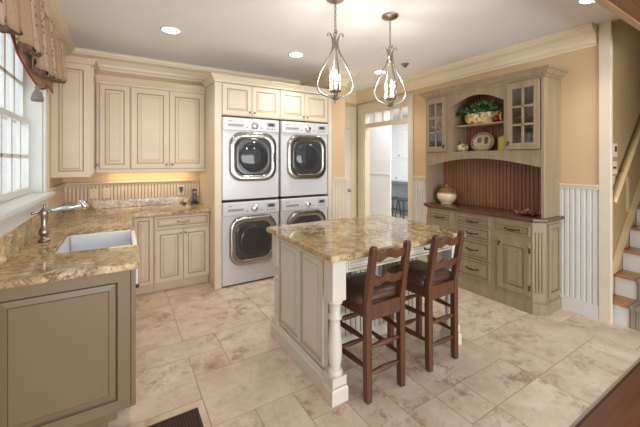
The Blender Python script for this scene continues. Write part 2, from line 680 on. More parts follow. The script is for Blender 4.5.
for fx in ((0, 5, 1, 1), (1, 5, 2, 2), (-2, 6, 3, 1), (0, 3, 3, 2), (-2, 4, 2, 2), (0, 7, 3, 3), (-2, 7, 2, 3), (6, 0, 2, 1), (8, 0, 1, 2), (5, 1, 3, 2),
           (9, 0, 3, 2), (8, -2, 3, 2), (6, -2, 2, 2), (12, 1, 2, 2), (12, -1, 2, 2), (3, 6, 2, 2), (8, 2, 2, 2)):
    put(*fx)
rt = random.Random(5)
for j in range(NJ0, NJ1):
    for i in range(NI0, NI1):
        if (i, j) in occ:
            continue
        opts = [(3, 2), (2, 3), (2, 2), (2, 2), (2, 1), (1, 2)]
        rt.shuffle(opts)
        for w, h in opts + [(1, 1)]:
            if put(i, j, w, h):
                break
fl = MB()
X1, Y1 = 7.0, 7.0
for (i, j, w, h) in tiles:
    x0, x1 = GX + i * UNIT, GX + (i + w) * UNIT
    y0, y1 = GY + j * UNIT, GY + (j + h) * UNIT
    x0, x1, y0, y1 = max(x0, XL), min(x1, X1), max(y0, 0.78), min(y1, Y1)
    if x1 - x0 < 0.01 or y1 - y0 < 0.01:
        continue
    g = 0.003
    fl.rnd = 0.02 + 0.96 * rt.random()
    fl.box(x0 + g, x1 - g, y0 + g, y1 - g, -0.004, 0.0, 0)
fl.rnd = 0.5
fl.box(XL - 0.14, X1, 0.765, Y1, -0.1, -0.0012, 1)
struct(fl.build('floor', ['tile', 'grout']))
b = MB(); b.box(XL - 0.14, 6.5, -3.5, 0.752, -0.1, 0.0)
struct(b.build('floor', 'woodfloor'))
b = MB(); b.box(XL - 0.14, 6.5, 0.752, 0.765, -0.1, 0.004)
struct(b.build('trim_1', plain('dark_threshold', rgb(58, 38, 28), 0.4), bevel=0.002))

b = MB(); b.box(XL - 0.14, XR + 0.02, 0.35, 7.0, CEIL, CEIL + 0.1); b.box(XR + 0.02, 7.0, 1.126, 7.0, CEIL, CEIL + 0.1)
struct(b.build('ceiling', 'ceil'))

# back wall
b = MB(); b.box(XL - 0.14, 2.5, YB, YB + 0.1, 0, CEIL)
struct(b.build('wall_back', 'wall'))
b = MB(); b.box(2.5, 2.726, YW, 4.73, 0, CEIL)
struct(b.build('wall_stub', 'wall'))
b = MB(); b.box(2.726, XR, 4.73, 4.83, 0, CEIL)
struct(b.build('wall_recess', 'wall'))
# left wall with the window opening y 1.5..3.5, z 1.2..2.42
WY0, WY1, WZ0, WZ1 = 1.3, 3.5, 1.2, 2.42
WZB = 1.165
b = MB()
b.box(XL - 0.14, XL, -0.3, WY0, 0, CEIL)
b.box(XL - 0.14, XL, WY1, YB, 0, CEIL)
b.box(XL - 0.14, XL, WY0, WY1, 0, WZB)
b.box(XL - 0.14, XL, WY0, WY1, WZ1, CEIL)
struct(b.build('wall_left', 'wall'))
# right wall with the doorway, y 3.283..4.42, z 0..2.25
DY0, DY1, DZ = 3.461, 4.53, 2.335
b = MB()
b.box(XR, XR + 0.12, 1.155, DY0, 0, CEIL)
b.box(XR, XR + 0.12, DY1, 4.83, 0, CEIL)
b.box(XR, XR + 0.12, DY0, DY1, DZ, CEIL)
struct(b.build('wall_right', 'wall'))
# wall along the stairs
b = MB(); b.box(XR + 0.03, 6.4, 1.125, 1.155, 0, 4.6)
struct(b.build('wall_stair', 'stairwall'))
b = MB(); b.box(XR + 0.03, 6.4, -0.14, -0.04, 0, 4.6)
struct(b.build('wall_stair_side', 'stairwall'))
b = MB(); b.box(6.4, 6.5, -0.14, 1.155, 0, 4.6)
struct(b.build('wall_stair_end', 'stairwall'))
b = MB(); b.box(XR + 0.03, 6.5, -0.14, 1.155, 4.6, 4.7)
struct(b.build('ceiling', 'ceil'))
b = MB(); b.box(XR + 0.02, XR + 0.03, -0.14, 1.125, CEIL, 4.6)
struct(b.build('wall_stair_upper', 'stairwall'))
# end post of the right wall
b = MB(); b.box(XR - 0.022, XR + 0.02, 1.07, 1.158, 0, CEIL)
struct(b.build('trim_2', 'casing', bevel=0.003))

# header over the opening where the tile starts
b = MB(); b.box(XL, XR + 0.02, 0.35, 0.748, 2.45, CEIL)
struct(b.build('wall_header', 'beam'))
b = MB(); b.box(XL, XR + 0.02, 0.748, 0.797, 2.447, CEIL)
struct(b.build('trim_3', 'beamedge', bevel=0.004))


def crown_prof(z1, drop, out):
    z0 = z1 - drop
    return [(0, z0), (0.016, z0), (0.02, z0 + 0.014), (0.016, z0 + 0.03), (0.028, z0 + 0.036), (0.036, z0 + drop * 0.36), (out * 0.5, z0 + drop * 0.6),
            (out * 0.8, z0 + drop * 0.72), (out * 0.84, z0 + drop * 0.8), (out * 0.92, z0 + drop * 0.82), (out * 0.96, z0 + drop * 0.93), (out, z0 + drop * 0.95), (out, z1), (0, z1)]


CP = crown_prof(CEIL - 0.002, 0.165, 0.13)
b = MB()   # left wall and back wall, then round the stub
b.sweep([(XL, 0.82), (XL, YB), (2.5, YB), (2.5, YW), (2.726, YW), (2.726, 4.73), (XR, 4.73), (XR, 1.175)], crown_prof(CEIL - 0.002, 0.19, 0.13), side=-1)
struct(b.build('trim_4', 'crown'))

# wainscot to the right of the hutch and between doorway and hutch
b = MB()
fr = fr_left(XR)
for (a, c) in ((-1.47, -1.16), (-3.358, -2.86)):
    beadboard(b, fr, a, c, 0.12, 1.195, 0.014, 0.046, 0.017, 0.011, 0, 0)
    b.fbox(fr, a, c, 0.0, 0.12, 0, 0.02)
    b.fbox(fr, a, c, 0.12, 0.135, 0, 0.016)
struct(b.build('trim_5', 'white', bevel=0.002))
b = MB()
for (a, c) in ((-1.47, -1.16), (-3.358, -2.86)):
    b.fbox(fr, a, c, 1.195, 1.225, 0, 0.022)
    b.fbox(fr, a, c, 1.225, 1.243, 0, 0.034)
struct(b.build('trim_6', 'casing', bevel=0.003))
# wainscot on the stub
b = MB()
fr = fr_front(YW)
beadboard(b, fr, 2.5, 2.726, 0.12, 1.17, 0.012, 0.056, 0.014, 0.009, 0, 0)
b.fbox(fr, 2.5, 2.726, 0.0, 0.12, 0, 0.02)
struct(b.build('trim_7', 'casing', bevel=0.002))
b = MB()
b.fbox(fr, 2.497, 2.756, 1.17, 1.21, 0, 0.024)
b.fbox(fr, 2.497, 2.766, 1.21, 1.228, 0, 0.036)
b.fbox(fr_right(2.726), YW + 0.0, 4.4, 1.17, 1.228, 0, 0.03)
struct(b.build('trim_8', 'casing', bevel=0.003))

# casing round the doorway, transom bar
b = MB()
fr = fr_left(XR)
CZ = 2.475
for a, c in ((-DY0, -(DY0 - 0.1)), (-(DY1 + 0.15), -DY1)):
    b.fbox(fr, a, c, 0, CZ, 0, 0.022)
    mid = (a + c) / 2
    b.fbox(fr, mid - 0.032, mid + 0.032, 0.1, CZ - 0.02, 0.022, 0.028)
b.fbox(fr, -DY1, -DY0, DZ, CZ, 0, 0.022)
b.fbox(fr, -(DY1 + 0.155), -(DY0 - 0.105), CZ, CZ + 0.012, 0, 0.03)
# jambs lining the opening
b.box(XR, XR + 0.12, DY0, DY0 + 0.02, 0, DZ)
b.box(XR, XR + 0.12, DY1 - 0.02, DY1, 0, DZ)
b.box(XR, XR + 0.12, DY0 + 0.02, DY1 - 0.02, DZ - 0.02, DZ)
struct(b.build('trim_9', 'casing', bevel=0.003))
b = MB()
TZ = 2.067
b.box(XR + 0.02, XR + 0.1, DY0 + 0.02, DY1 - 0.02, TZ, TZ + 0.07)
for k in range(1, 5):
    yy = DY0 + 0.02 + (DY1 - DY0 - 0.04) * k / 5
    b.box(XR + 0.04, XR + 0.08, yy - 0.012, yy + 0.012, TZ + 0.07, DZ - 0.02)
win2 = struct(b.build('window_2', 'casing', bevel=0.002))
b = MB(); b.box(XR + 0.058, XR + 0.062, DY0 + 0.02, DY1 - 0.02, TZ + 0.07, DZ - 0.02)
b.build('window_pane', 'pane', parent=None).name = 'window_pane'
pane2 = bpy.data.objects['window_pane']
pane2.parent = win2
pane2.matrix_parent_inverse = Matrix.Translation(win2.location).inverted()

# recessed door in the back of the alcove
b = MB(); fr = fr_front(4.73)
b.fbox(fr, 2.95, 3.555, 0.0, 2.05, 0.0, 0.03)
d1 = struct(b.build('door_1', 'white'))
b = MB()
for (v0, v1) in ((0.2, 0.95), (1.1, 1.9)):
    raised(b, fr, 3.03, 3.475, v0, v1, 0.008, 0.01, 0.03, 0)
o = b.build('door_panel', 'white'); o.parent = d1; o.matrix_parent_inverse = Matrix.Translation(d1.location).inverted()
b = MB(); b.lathe(fr(3.52, 0.93, 0.03), [(0.026, 0), (0.026, 0.006), (0.012, 0.012), (0.012, 0.035), (0.026, 0.045), (0.028, 0.06), (0.015, 0.072)], 16, 0, fr)
o = b.build('door_handle', 'steel'); o.parent = d1; o.matrix_parent_inverse = Matrix.Translation(d1.location).inverted()
b = MB()
b.fbox(fr, 3.56, 3.70, 0, 2.46, 0, 0.025)
b.fbox(fr, 2.80, 2.945, 0, 2.46, 0, 0.025)
b.fbox(fr, 2.945, 3.56, 2.055, 2.46, 0, 0.022)
b.fbox(fr, 3.58, 3.64, 0.1, 2.44, 0.025, 0.032)
struct(b.build('trim_10', 'casing', bevel=0.003))

# ---- window over the sink
b = MB()
fr = fr_right(XL)
for a, c in ((WY1 - 0.005, WY1 + 0.14), (WY0 - 0.14, WY0 + 0.005)):
    b.fbox(fr, a, c, 1.2, WZ1 + 0.1, 0, 0.022)
b.fbox(fr, WY0, WY1, WZ1 - 0.005, WZ1 + 0.1, 0, 0.022)
# jamb linings
b.box(XL - 0.14, XL, WY1 - 0.02, WY1, WZ0, WZ1)
b.box(XL - 0.14, XL, WY0, WY0 + 0.02, WZ0, WZ1)
b.box(XL - 0.14, XL, WY0 + 0.02, WY1 - 0.02, WZ1 - 0.02, WZ1)
w1 = struct(b.build('window_1', 'white', bevel=0.003))
w1.name = 'window_1'


def adopt(o, p):
    o.parent = p
    o.matrix_parent_inverse = Matrix.Translation(p.location).inverted()
    return o


b = MB()
b.box(XL - 0.14, XL, WY0, WY1, 1.168, 1.2)
b.box(XL, XL + 0.07, WY0 - 0.16, WY1 + 0.1, 1.168, 1.2)
b.box(XL, XL + 0.055, WY0 - 0.12, WY1 + 0.105, 1.148, 1.168)
b.box(XL, XL + 0.022, WY0 - 0.1, WY1 + 0.1, 1.06, 1.148)
adopt(b.build('window_sill', 'white', bevel=0.004), w1)
SX = -0.635
MIDY = 2.24
ZM = 1.776
for (y0, y1) in ((WY0 + 0.02, MIDY - 0.03), (MIDY + 0.03, WY1 - 0.02)):
    for (z0, z1, dx) in ((WZ0, ZM + 0.02, 0.0), (ZM - 0.02, WZ1 - 0.02, -0.035)):
        b = MB()
        st = 0.045
        x0, x1 = SX - 0.03 + dx, SX + dx
        b.box(x0, x1, y0, y0 + st, z0, z1)
        b.box(x0, x1, y1 - st, y1, z0, z1)
        b.box(x0, x1, y0 + st, y1 - st, z0, z0 + 0.05)
        b.box(x0, x1, y0 + st, y1 - st, z1 - 0.04, z1)
        for k in range(1, 5):
            yy = y0 + st + (y1 - y0 - 2 * st) * k / 5
            b.box(x0 + 0.006, x1 - 0.004, yy - 0.016, yy + 0.016, z0 + 0.05, z1 - 0.04)
        zz = (z0 + z1) / 2
        b.box(x0 + 0.006, x1 - 0.004, y0 + st, y1 - st, zz - 0.014, zz + 0.014)
        s_ = adopt(b.build('window_sash', 'white', bevel=0.002), w1)
        b = MB(); b.box(SX - 0.017 + dx, SX - 0.013 + dx, y0 + st, y1 - st, z0 + 0.05, z1 - 0.04)
        p_ = b.build('window_pane', 'pane')
        p_.parent = s_
        p_.matrix_parent_inverse = Matrix.Translation(w1.location + (s_.location - w1.location)).inverted()
        p_.matrix_parent_inverse = Matrix.Translation(s_.location).inverted()
b = MB(); b.box(XL - 0.14, XL - 0.05, MIDY - 0.03, MIDY + 0.03, WZ0, WZ1 - 0.02)
adopt(b.build('window_mullion', 'white'), w1)

# beadboard backsplash and its cap on the back and left walls
b = MB()
fr = fr_front(YB)
beadboard(b, fr, XL + 0.018, 0.9, 1.0, 1.175, 0.014, 0.036, 0.008, 0.007, 0, 1)
fr2 = fr_right(XL)
beadboard(b, fr2, 3.62, YB - 0.016, 1.0, 1.175, 0.014, 0.04, 0.006, 0.005, 0, 1)
struct(b.build('trim_11', ['cream', 'cream_glaze']))
b = MB()
b.sweep([(XL, 3.62), (XL, YB), (0.9, YB)], [(0, 1.175), (0.018, 1.175), (0.022, 1.19), (0.034, 1.2), (0.034, 1.215), (0, 1.222)], side=-1)
struct(b.build('trim_12', 'cream', bevel=0.002))

# ================================================================ LEFT RUN AND SINK
SY0, SY1 = 2.48, 3.1          # sink span
r = thing('base_cabinet', (-0.24, 2.27, 0), 'taupe base cabinet ending the sink run with a big raised end panel', 'cabinet', 'base cabinets')
b = MB()
b.box(XL + 0.003, 0.045, 2.08, 2.47, 0.1, 0.863)
b.box(0.045, 0.068, 2.064, 2.1, 0.1, 0.863)
b.box(XL, -0.02, 2.15, 2.47, 0, 0.1)
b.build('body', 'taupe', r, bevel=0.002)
b = MB(); raised(b, fr_front(2.08), XL + 0.003, 0.043, 0.1, 0.863, 0.02, 0.06, 0, 1, 0.01, 0, 0.028)
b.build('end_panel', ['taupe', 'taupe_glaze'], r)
b = MB(); fr = fr_right(0.04); raised(b, fr, 2.1, 2.46, 0.115, 0.85, 0.02, 0.055)
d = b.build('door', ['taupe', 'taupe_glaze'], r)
b = MB(); knob(b, fr, 2.13, 0.74, 0.02, 0.011); b.build('knob', 'bronze', d)

r = thing('sink_cabinet', (-0.24, 2.79, 0), 'taupe cabinet directly under the white apron sink', 'cabinet', 'base cabinets')
b = MB(); b.box(XL + 0.003, 0.04, 2.472, 3.115, 0.1, 0.63); b.box(XL + 0.003, -0.02, 2.472, 3.115, 0, 0.1)
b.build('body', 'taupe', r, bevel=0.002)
for u0, u1, ku in ((2.485, 2.787, 2.76), (2.793, 3.1, 2.82)):
    b = MB(); raised(b, fr, u0, u1, 0.115, 0.61, 0.02, 0.05)
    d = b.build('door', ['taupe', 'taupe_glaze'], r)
    b = MB(); knob(b, fr, ku, 0.55, 0.02, 0.012); b.build('knob', 'bronze', d)

r = thing('corner_cabinet', (-0.2, 3.8, 0), 'cream corner base cabinet with one narrow door beside the sink', 'cabinet', 'base cabinets')
b = MB()
b.box(XL + 0.004, 0.04, 3.118, YB - 0.004, 0.1, 0.863)
b.box(0.04, 0.301, 3.975, YB - 0.004, 0.1, 0.863)
b.box(XL + 0.004, -0.02, 3.118, YB - 0.004, 0, 0.1); b.box(-0.02, 0.301, 4.03, YB - 0.004, 0, 0.1)
b.build('body', 'cream', r, bevel=0.002)
b = MB(); raised(b, fr_front(3.975), 0.11, 0.296, 0.112, 0.85, 0.02, 0.035, 0, 1, 0.008, 0, 0.022)
b.build('door', ['cream', 'cream_glaze'], r)

r = thing('base_cabinet', (0.6, 4.2, 0), 'cream base cabinet with one drawer over two doors beside the laundry tower', 'cabinet', 'base cabinets')
b = MB(); b.box(0.303, 0.898, 3.975, YB - 0.004, 0.1, 0.863); b.box(0.303, 0.898, 4.03, YB - 0.004, 0, 0.1)
b.build('body', 'cream', r, bevel=0.002)
fr = fr_front(3.975)
b = MB(); raised(b, fr, 0.314, 0.893, 0.708, 0.848, 0.02, 0.022, 0, 1, 0.006, 0, 0.012)
d = b.build('drawer', ['cream', 'cream_glaze'], r)
b = MB(); bar_pull(b, fr, 0.605, 0.778, 0.02, 0.12, 0.0055); b.build('pull', 'pewter', d)
for u0, u1, ku in ((0.314, 0.601, 0.578), (0.606, 0.893, 0.63)):
    b = MB(); raised(b, fr, u0, u1, 0.112, 0.69, 0.02, 0.048, 0, 1, 0.008, 0, 0.026)
    d = b.build('door', ['cream', 'cream_glaze'], r)
    b = MB(); knob(b, fr, ku, 0.645, 0.02, 0.014); b.build('knob', 'pewter', d)

# worktop: one continuous L of granite with the sink notch cut through its front
r = thing('countertop', (-0.2, 3.3, 0.865), 'gold granite L-shaped countertop running from window sink to laundry tower', 'countertop', 'granite countertops')
b = MB()
ZT0, ZT1 = 0.865, 0.905
CX = 0.088
pl = [(XL, 2.03), (CX - 0.012, 2.03), (CX, 2.042), (CX, SY0), (-0.355, SY0), (-0.355, SY1), (CX, SY1), (CX, 3.86), (0.117, 3.9), (0.9, 3.9), (0.9, YB), (XL, YB)]
top_fr = Fr((0, 0, 0), (1, 0, 0), (0, 1, 0), (0, 0, 1))
b.prism(top_fr, pl, ZT0, ZT1)
b.build('slab', 'granite', r, bevel=0.008, seg=2)
b = MB(); b.box(XL + 0.02, 0.9, YB - 0.02, YB, ZT1, 1.0); b.build('backsplash', 'granite', r, bevel=0.003)
b = MB(); b.box(XL, XL + 0.02, 2.03, 3.62, ZT1, 1.06); b.box(XL, XL + 0.02, 3.62, YB, ZT1, 1.0); b.build('backsplash', 'granite', r, bevel=0.003)

r = thing('farmhouse_sink', (-0.14, 2.79, 0.64), 'white apron-front sink set into the granite below the window', 'sink')
b = MB()
x0, x1, y0, y1 = -0.353, 0.095, SY0 + 0.003, SY1 - 0.003
t = 0.022
b.box(x0, x0 + t, y0, y1, 0.655, 0.892)
b.box(x1 - 0.03, x1, y0, y1, 0.655, 0.885)
b.box(x0 + t, x1 - 0.03, y0, y0 + t, 0.655, 0.892)
b.box(x0 + t, x1 - 0.03, y1 - t, y1, 0.655, 0.892)
b.box(x0, x1, y0, y1, 0.635, 0.66)
b.build('basin', 'sink', r, bevel=0.006, seg=2)
b = MB(); b.lathe((-0.14, 2.79, 0.66), [(0.045, 0.0), (0.045, 0.003), (0.03, 0.004), (0.028, 0.001)], 20)
b.build('drain', 'chrome', r)

r = thing('faucet', (-0.455, 2.9, ZT1), 'pewter faucet with a long slanting pull-out spout beside the window sill', 'faucet')
b = MB(); fx, fy = -0.455, 2.9
b.lathe((fx, fy, ZT1), [(0.034, 0), (0.034, 0.012), (0.022, 0.02), (0.019, 0.034), (0.03, 0.05), (0.034, 0.068), (0.026, 0.086), (0.018, 0.1), (0.019, 0.16), (0.022, 0.175), (0.026, 0.19), (0.024, 0.215), (0.012, 0.228), (0.008, 0.24), (0.011, 0.248), (0.002, 0.256)], 20)
b.build('column', 'pewter', r)
b = MB(); b.tube([(fx - 0.01, fy - 0.005, ZT1 + 0.2), (fx - 0.045, fy - 0.03, ZT1 + 0.203), (fx - 0.06, fy - 0.04, ZT1 + 0.2)], [0.006, 0.006, 0.009], 8)
b.build('lever', 'pewter', r)
b = MB(); p0 = Vector((fx, fy, ZT1 + 0.2)); dv = Vector((0.98, 0.06, 0.17)).normalized()
b.tube([p0 + dv * q for q in (0.01, 0.06, 0.075, 0.08, 0.2, 0.215)], [0.011, 0.012, 0.014, 0.016, 0.015, 0.012], 12)
b.build('spout', 'chrome', r)
b = MB(); e = p0 + dv * 0.215
b.tube([e + Vector((-0.012, 0, 0.035)), e + Vector((0.0, 0, 0.02)), e + Vector((0.012, 0, -0.005)), e + Vector((0.028, 0, -0.026))], [0.014, 0.017, 0.018, 0.021], 12)
b.build('spray_head', 'chrome', r)

# ================================================================ UPPER CABINETS
UF = 4.215   # carcass face; doors stand in front of it
UZ0, UZ1 = 1.365, 2.305
r = thing('wall_cabinet', (-0.395, 4.2, 1.306), 'cream wall cabinet at the window end with a raised side panel', 'cabinet', 'cream wall cabinets')
b = MB(); b.box(XL, -0.255, 3.86, YB, 1.325, 2.4); b.box(XL, -0.25, 3.85, 4.15, 1.306, 1.335)
b.build('body', 'cream', r, bevel=0.003)
b = MB(); raised(b, fr_front(3.86), XL + 0.0, -0.255, 1.306, 2.4, 0.016, 0.055, 0, 1, 0.008, 0, 0.02)
b.build('side_panel', ['cream', 'cream_glaze'], r)
b = MB(); fr = fr_right(-0.255); raised(b, fr, 3.88, 4.17, 1.335, 2.385, 0.02, 0.05)
d = b.build('door', ['cream', 'cream_glaze'], r)
b = MB(); knob(b, fr, 4.13, 1.42, 0.02, 0.012); b.build('knob', 'pewter', d)

fr = fr_front(UF)
for (x0, x1, doors, lab) in ((-0.232, 0.082, [(-0.2, 0.075, None)], 'narrow single-door cream wall cabinet in the back corner'),
                             (0.084, 0.9, [(0.094, 0.483, 0.455), (0.489, 0.886, 0.517)], 'wide two-door cream wall cabinet above the cordless phone')):
    r = thing('wall_cabinet', ((x0 + x1) / 2, 4.4, UZ0), lab, 'cabinet', 'cream wall cabinets')
    b = MB(); b.box(x0, x1, UF, YB, UZ0, UZ1); b.box(x0, x1, UF - 0.012, UF + 0.02, UZ0 - 0.03, UZ0 + 0.008)
    b.build('body', 'cream', r, bevel=0.002)
    for u0, u1, ku in doors:
        b = MB(); raised(b, fr, u0, u1, UZ0 + 0.012, UZ1 - 0.01, 0.02, 0.056 if ku else 0.045, 0, 1, 0.008, 0, 0.03)
        d = b.build('door', ['cream', 'cream_glaze'], r)
        if ku:
            b = MB(); knob(b, fr, ku, UZ0 + 0.06, 0.02, 0.015); b.build('knob', 'pewter', d)


def cab_crown(z0, dz, out):
    return [(0, z0), (0.008, z0), (0.012, z0 + dz * 0.2), (out * 0.35, z0 + dz * 0.35), (out * 0.7, z0 + dz * 0.7), (out * 0.75, z0 + dz * 0.82), (out, z0 + dz * 0.84), (out, z0 + dz), (0, z0 + dz)]


b = MB(); b.sweep([(-0.235, UF - 0.002), (0.898, UF - 0.002)], cab_crown(UZ1, 0.085, 0.06), side=-1)
tag(b.build('cornice', 'cream', bevel=0.002), 'cream cornice along the top of the back wall cabinets', 'moulding', 'cabinet cornices')
b = MB(); b.sweep([(XL, 3.843), (-0.235, 3.843), (-0.235, 4.2)], cab_crown(2.402, 0.05, 0.03), side=-1)
tag(b.build('cornice', 'cream', bevel=0.002), 'short cream cornice capping the cabinet beside the window', 'moulding', 'cabinet cornices')

# under-cabinet strip lamp (its warm glow shows on the beadboard)
r = thing('undercabinet_light', (0.3, 4.45, 1.34), 'slim warm strip light hidden under the back wall cabinets', 'lamp')
b = MB(); b.box(-0.15, 0.8, 4.43, 4.49, 1.347, 1.365); b.build('housing', 'white', r)
b = MB(); b.box(-0.13, 0.78, 4.44, 4.48, 1.342, 1.347); b.build('lens', 'undercab', r)
a = area('strip_glow', (0.325, 4.46, 1.338), (0, 0, 0), 0.9, 0.04, 1.3, (1.0, 0.78, 0.5))

# outlets and phone
for (x, lab, kind) in ((-0.275, 'left cream outlet plate on the beadboard behind the sink', 0), (-0.15, 'cream outlet plate right of another, above the sink corner', 0), (0.665, 'cream outlet with a black plug above the phone', 1)):
    r = thing('outlet', (x, YB - 0.014, 1.085), lab, 'outlet', 'wall outlets')
    fr = fr_front(YB - 0.014)
    b = MB(); b.fbox(fr, x - 0.037, x + 0.037, 1.028, 1.142, 0, 0.007); b.build('plate', 'plate_ivory', r, bevel=0.002)
    for vz in (1.06, 1.11):
        b = MB(); b.loops([rrect(fr, x - 0.015, x + 0.015, vz - 0.014, vz + 0.014, 0.008, w) for w in (0.006, 0.0085)]); s_ = b.build('socket', 'plate_ivory', r)
        b = MB(); b.fbox(fr, x - 0.008, x - 0.005, vz - 0.006, vz + 0.006, 0.008, 0.0092); b.fbox(fr, x + 0.005, x + 0.008, vz - 0.006, vz + 0.006, 0.008, 0.0092); b.build('slot', 'seam', s_)
    if kind:
        b = MB(); b.fbox(fr, x - 0.022, x + 0.022, 1.075, 1.13, 0.008, 0.04); b.fbox(fr, x - 0.012, x + 0.012, 1.05, 1.08, 0.01, 0.03)
        tag(b.build('power_plug', 'black', bevel=0.004), 'black power adapter plugged into the outlet above the phone', 'plug')
r = thing('cordless_phone', (0.815, 4.43, ZT1), 'black cordless phone standing in its charging cradle on the granite', 'phone')
b = MB(); px_, py_ = 0.815, 4.43
fr = Fr((px_, py_, ZT1), (1, 0, 0), (0, -1, 0), (0, 0, 1))
b.loops([rrect(fr, -0.045 * q, 0.045 * q, -0.045 * q, 0.045 * q, 0.018 * q, h) for q, h in ((1, 0), (1, 0.012), (0.85, 0.028), (0.7, 0.036))]); b.build('cradle', 'black', r)
fr = Fr((px_, py_ + 0.004, ZT1 + 0.03), (1, 0, 0), (0, 0.12, 0.99), (0, -0.99, 0.12))
b = MB(); b.loops([rrect(fr, -0.024 * q, 0.024 * q, 0.0, 0.165, 0.016, h) for q, h in ((0.8, -0.016), (1, -0.008), (1, 0.006), (0.85, 0.012))]); hs = b.build('handset', 'black', r)
b = MB(); b.fbox(fr, -0.016, 0.016, 0.1, 0.14, 0.0115, 0.0135); b.build('screen', 'appl_grey', hs)
b = MB()
for i in range(3):
    for j in range(4):
        b.fbox(fr, -0.015 + i * 0.011, -0.007 + i * 0.011, 0.03 + j * 0.015, 0.039 + j * 0.015, 0.0115, 0.0135)
b.build('keypad', 'appl_grey', hs)
b = MB(); b.lathe((0.69, 4.44, ZT1), [(0.022, 0), (0.026, 0.01), (0.02, 0.024), (0.004, 0.03)], 14)
tag(b.build('black_trinket', 'black'), 'small dark round object lying on granite left of the phone', 'ornament')

# ================================================================ LAUNDRY TOWER
r = thing('tower_panel', (0.94, 4.1, 0), 'tall pale cream side panel between countertop and laundry machines', 'panel', 'laundry surround panels')
b = MB(); b.box(0.9, 0.978, YW - 0.0, YB, 0.0, 2.37); b.build('board', 'tower', r, bevel=0.003)
r = thing('tower_panel', (2.465, 4.1, 0), 'narrow pale cream filler panel right of the laundry machines', 'panel', 'laundry surround panels')
b = MB(); b.box(2.44, 2.499, YW, YB, 0.0, 2.37); b.build('board', 'tower', r, bevel=0.003)
fr = fr_front(YW + 0.02)
for (x0, x1, doors, lab) in ((0.98, 1.708, [(0.988, 1.337, 1.31), (1.343, 1.7, 1.37)], 'two-door pale cream cabinet above the left stack of machines'),
                             (1.71, 2.438, [(1.718, 2.068, 2.04), (2.074, 2.43, 2.1)], 'two-door pale cream cabinet above the right stack of machines')):
    r = thing('top_cabinet', ((x0 + x1) / 2, 4.1, 1.995), lab, 'cabinet', 'cabinets over the laundry machines')
    b = MB(); b.box(x0, x1, YW + 0.02, YB, 1.997, 2.37); b.build('body', 'tower', r, bevel=0.002)
    for u0, u1, ku in doors:
        b = MB(); raised(b, fr, u0, u1, 2.005, 2.362, 0.02, 0.052, 0, 1, 0.008, 0, 0.012)
        d = b.build('door', ['tower', 'tower_glaze'], r)
        b = MB(); knob(b, fr, ku, 2.045, 0.02, 0.015); b.build('knob', 'pewter', d)
# side: travelling -y then +x, outward is -x then -y => right-hand side
b = MB(); b.sweep([(0.9, YB - 0.36), (0.9, YW - 0.001), (2.498, YW - 0.001)], cab_crown(2.371, 0.075, 0.055), side=-1)
tag(b.build('cornice', 'tower', bevel=0.002), 'pale cream cornice wrapping the top of the laundry tower', 'moulding', 'cabinet cornices')


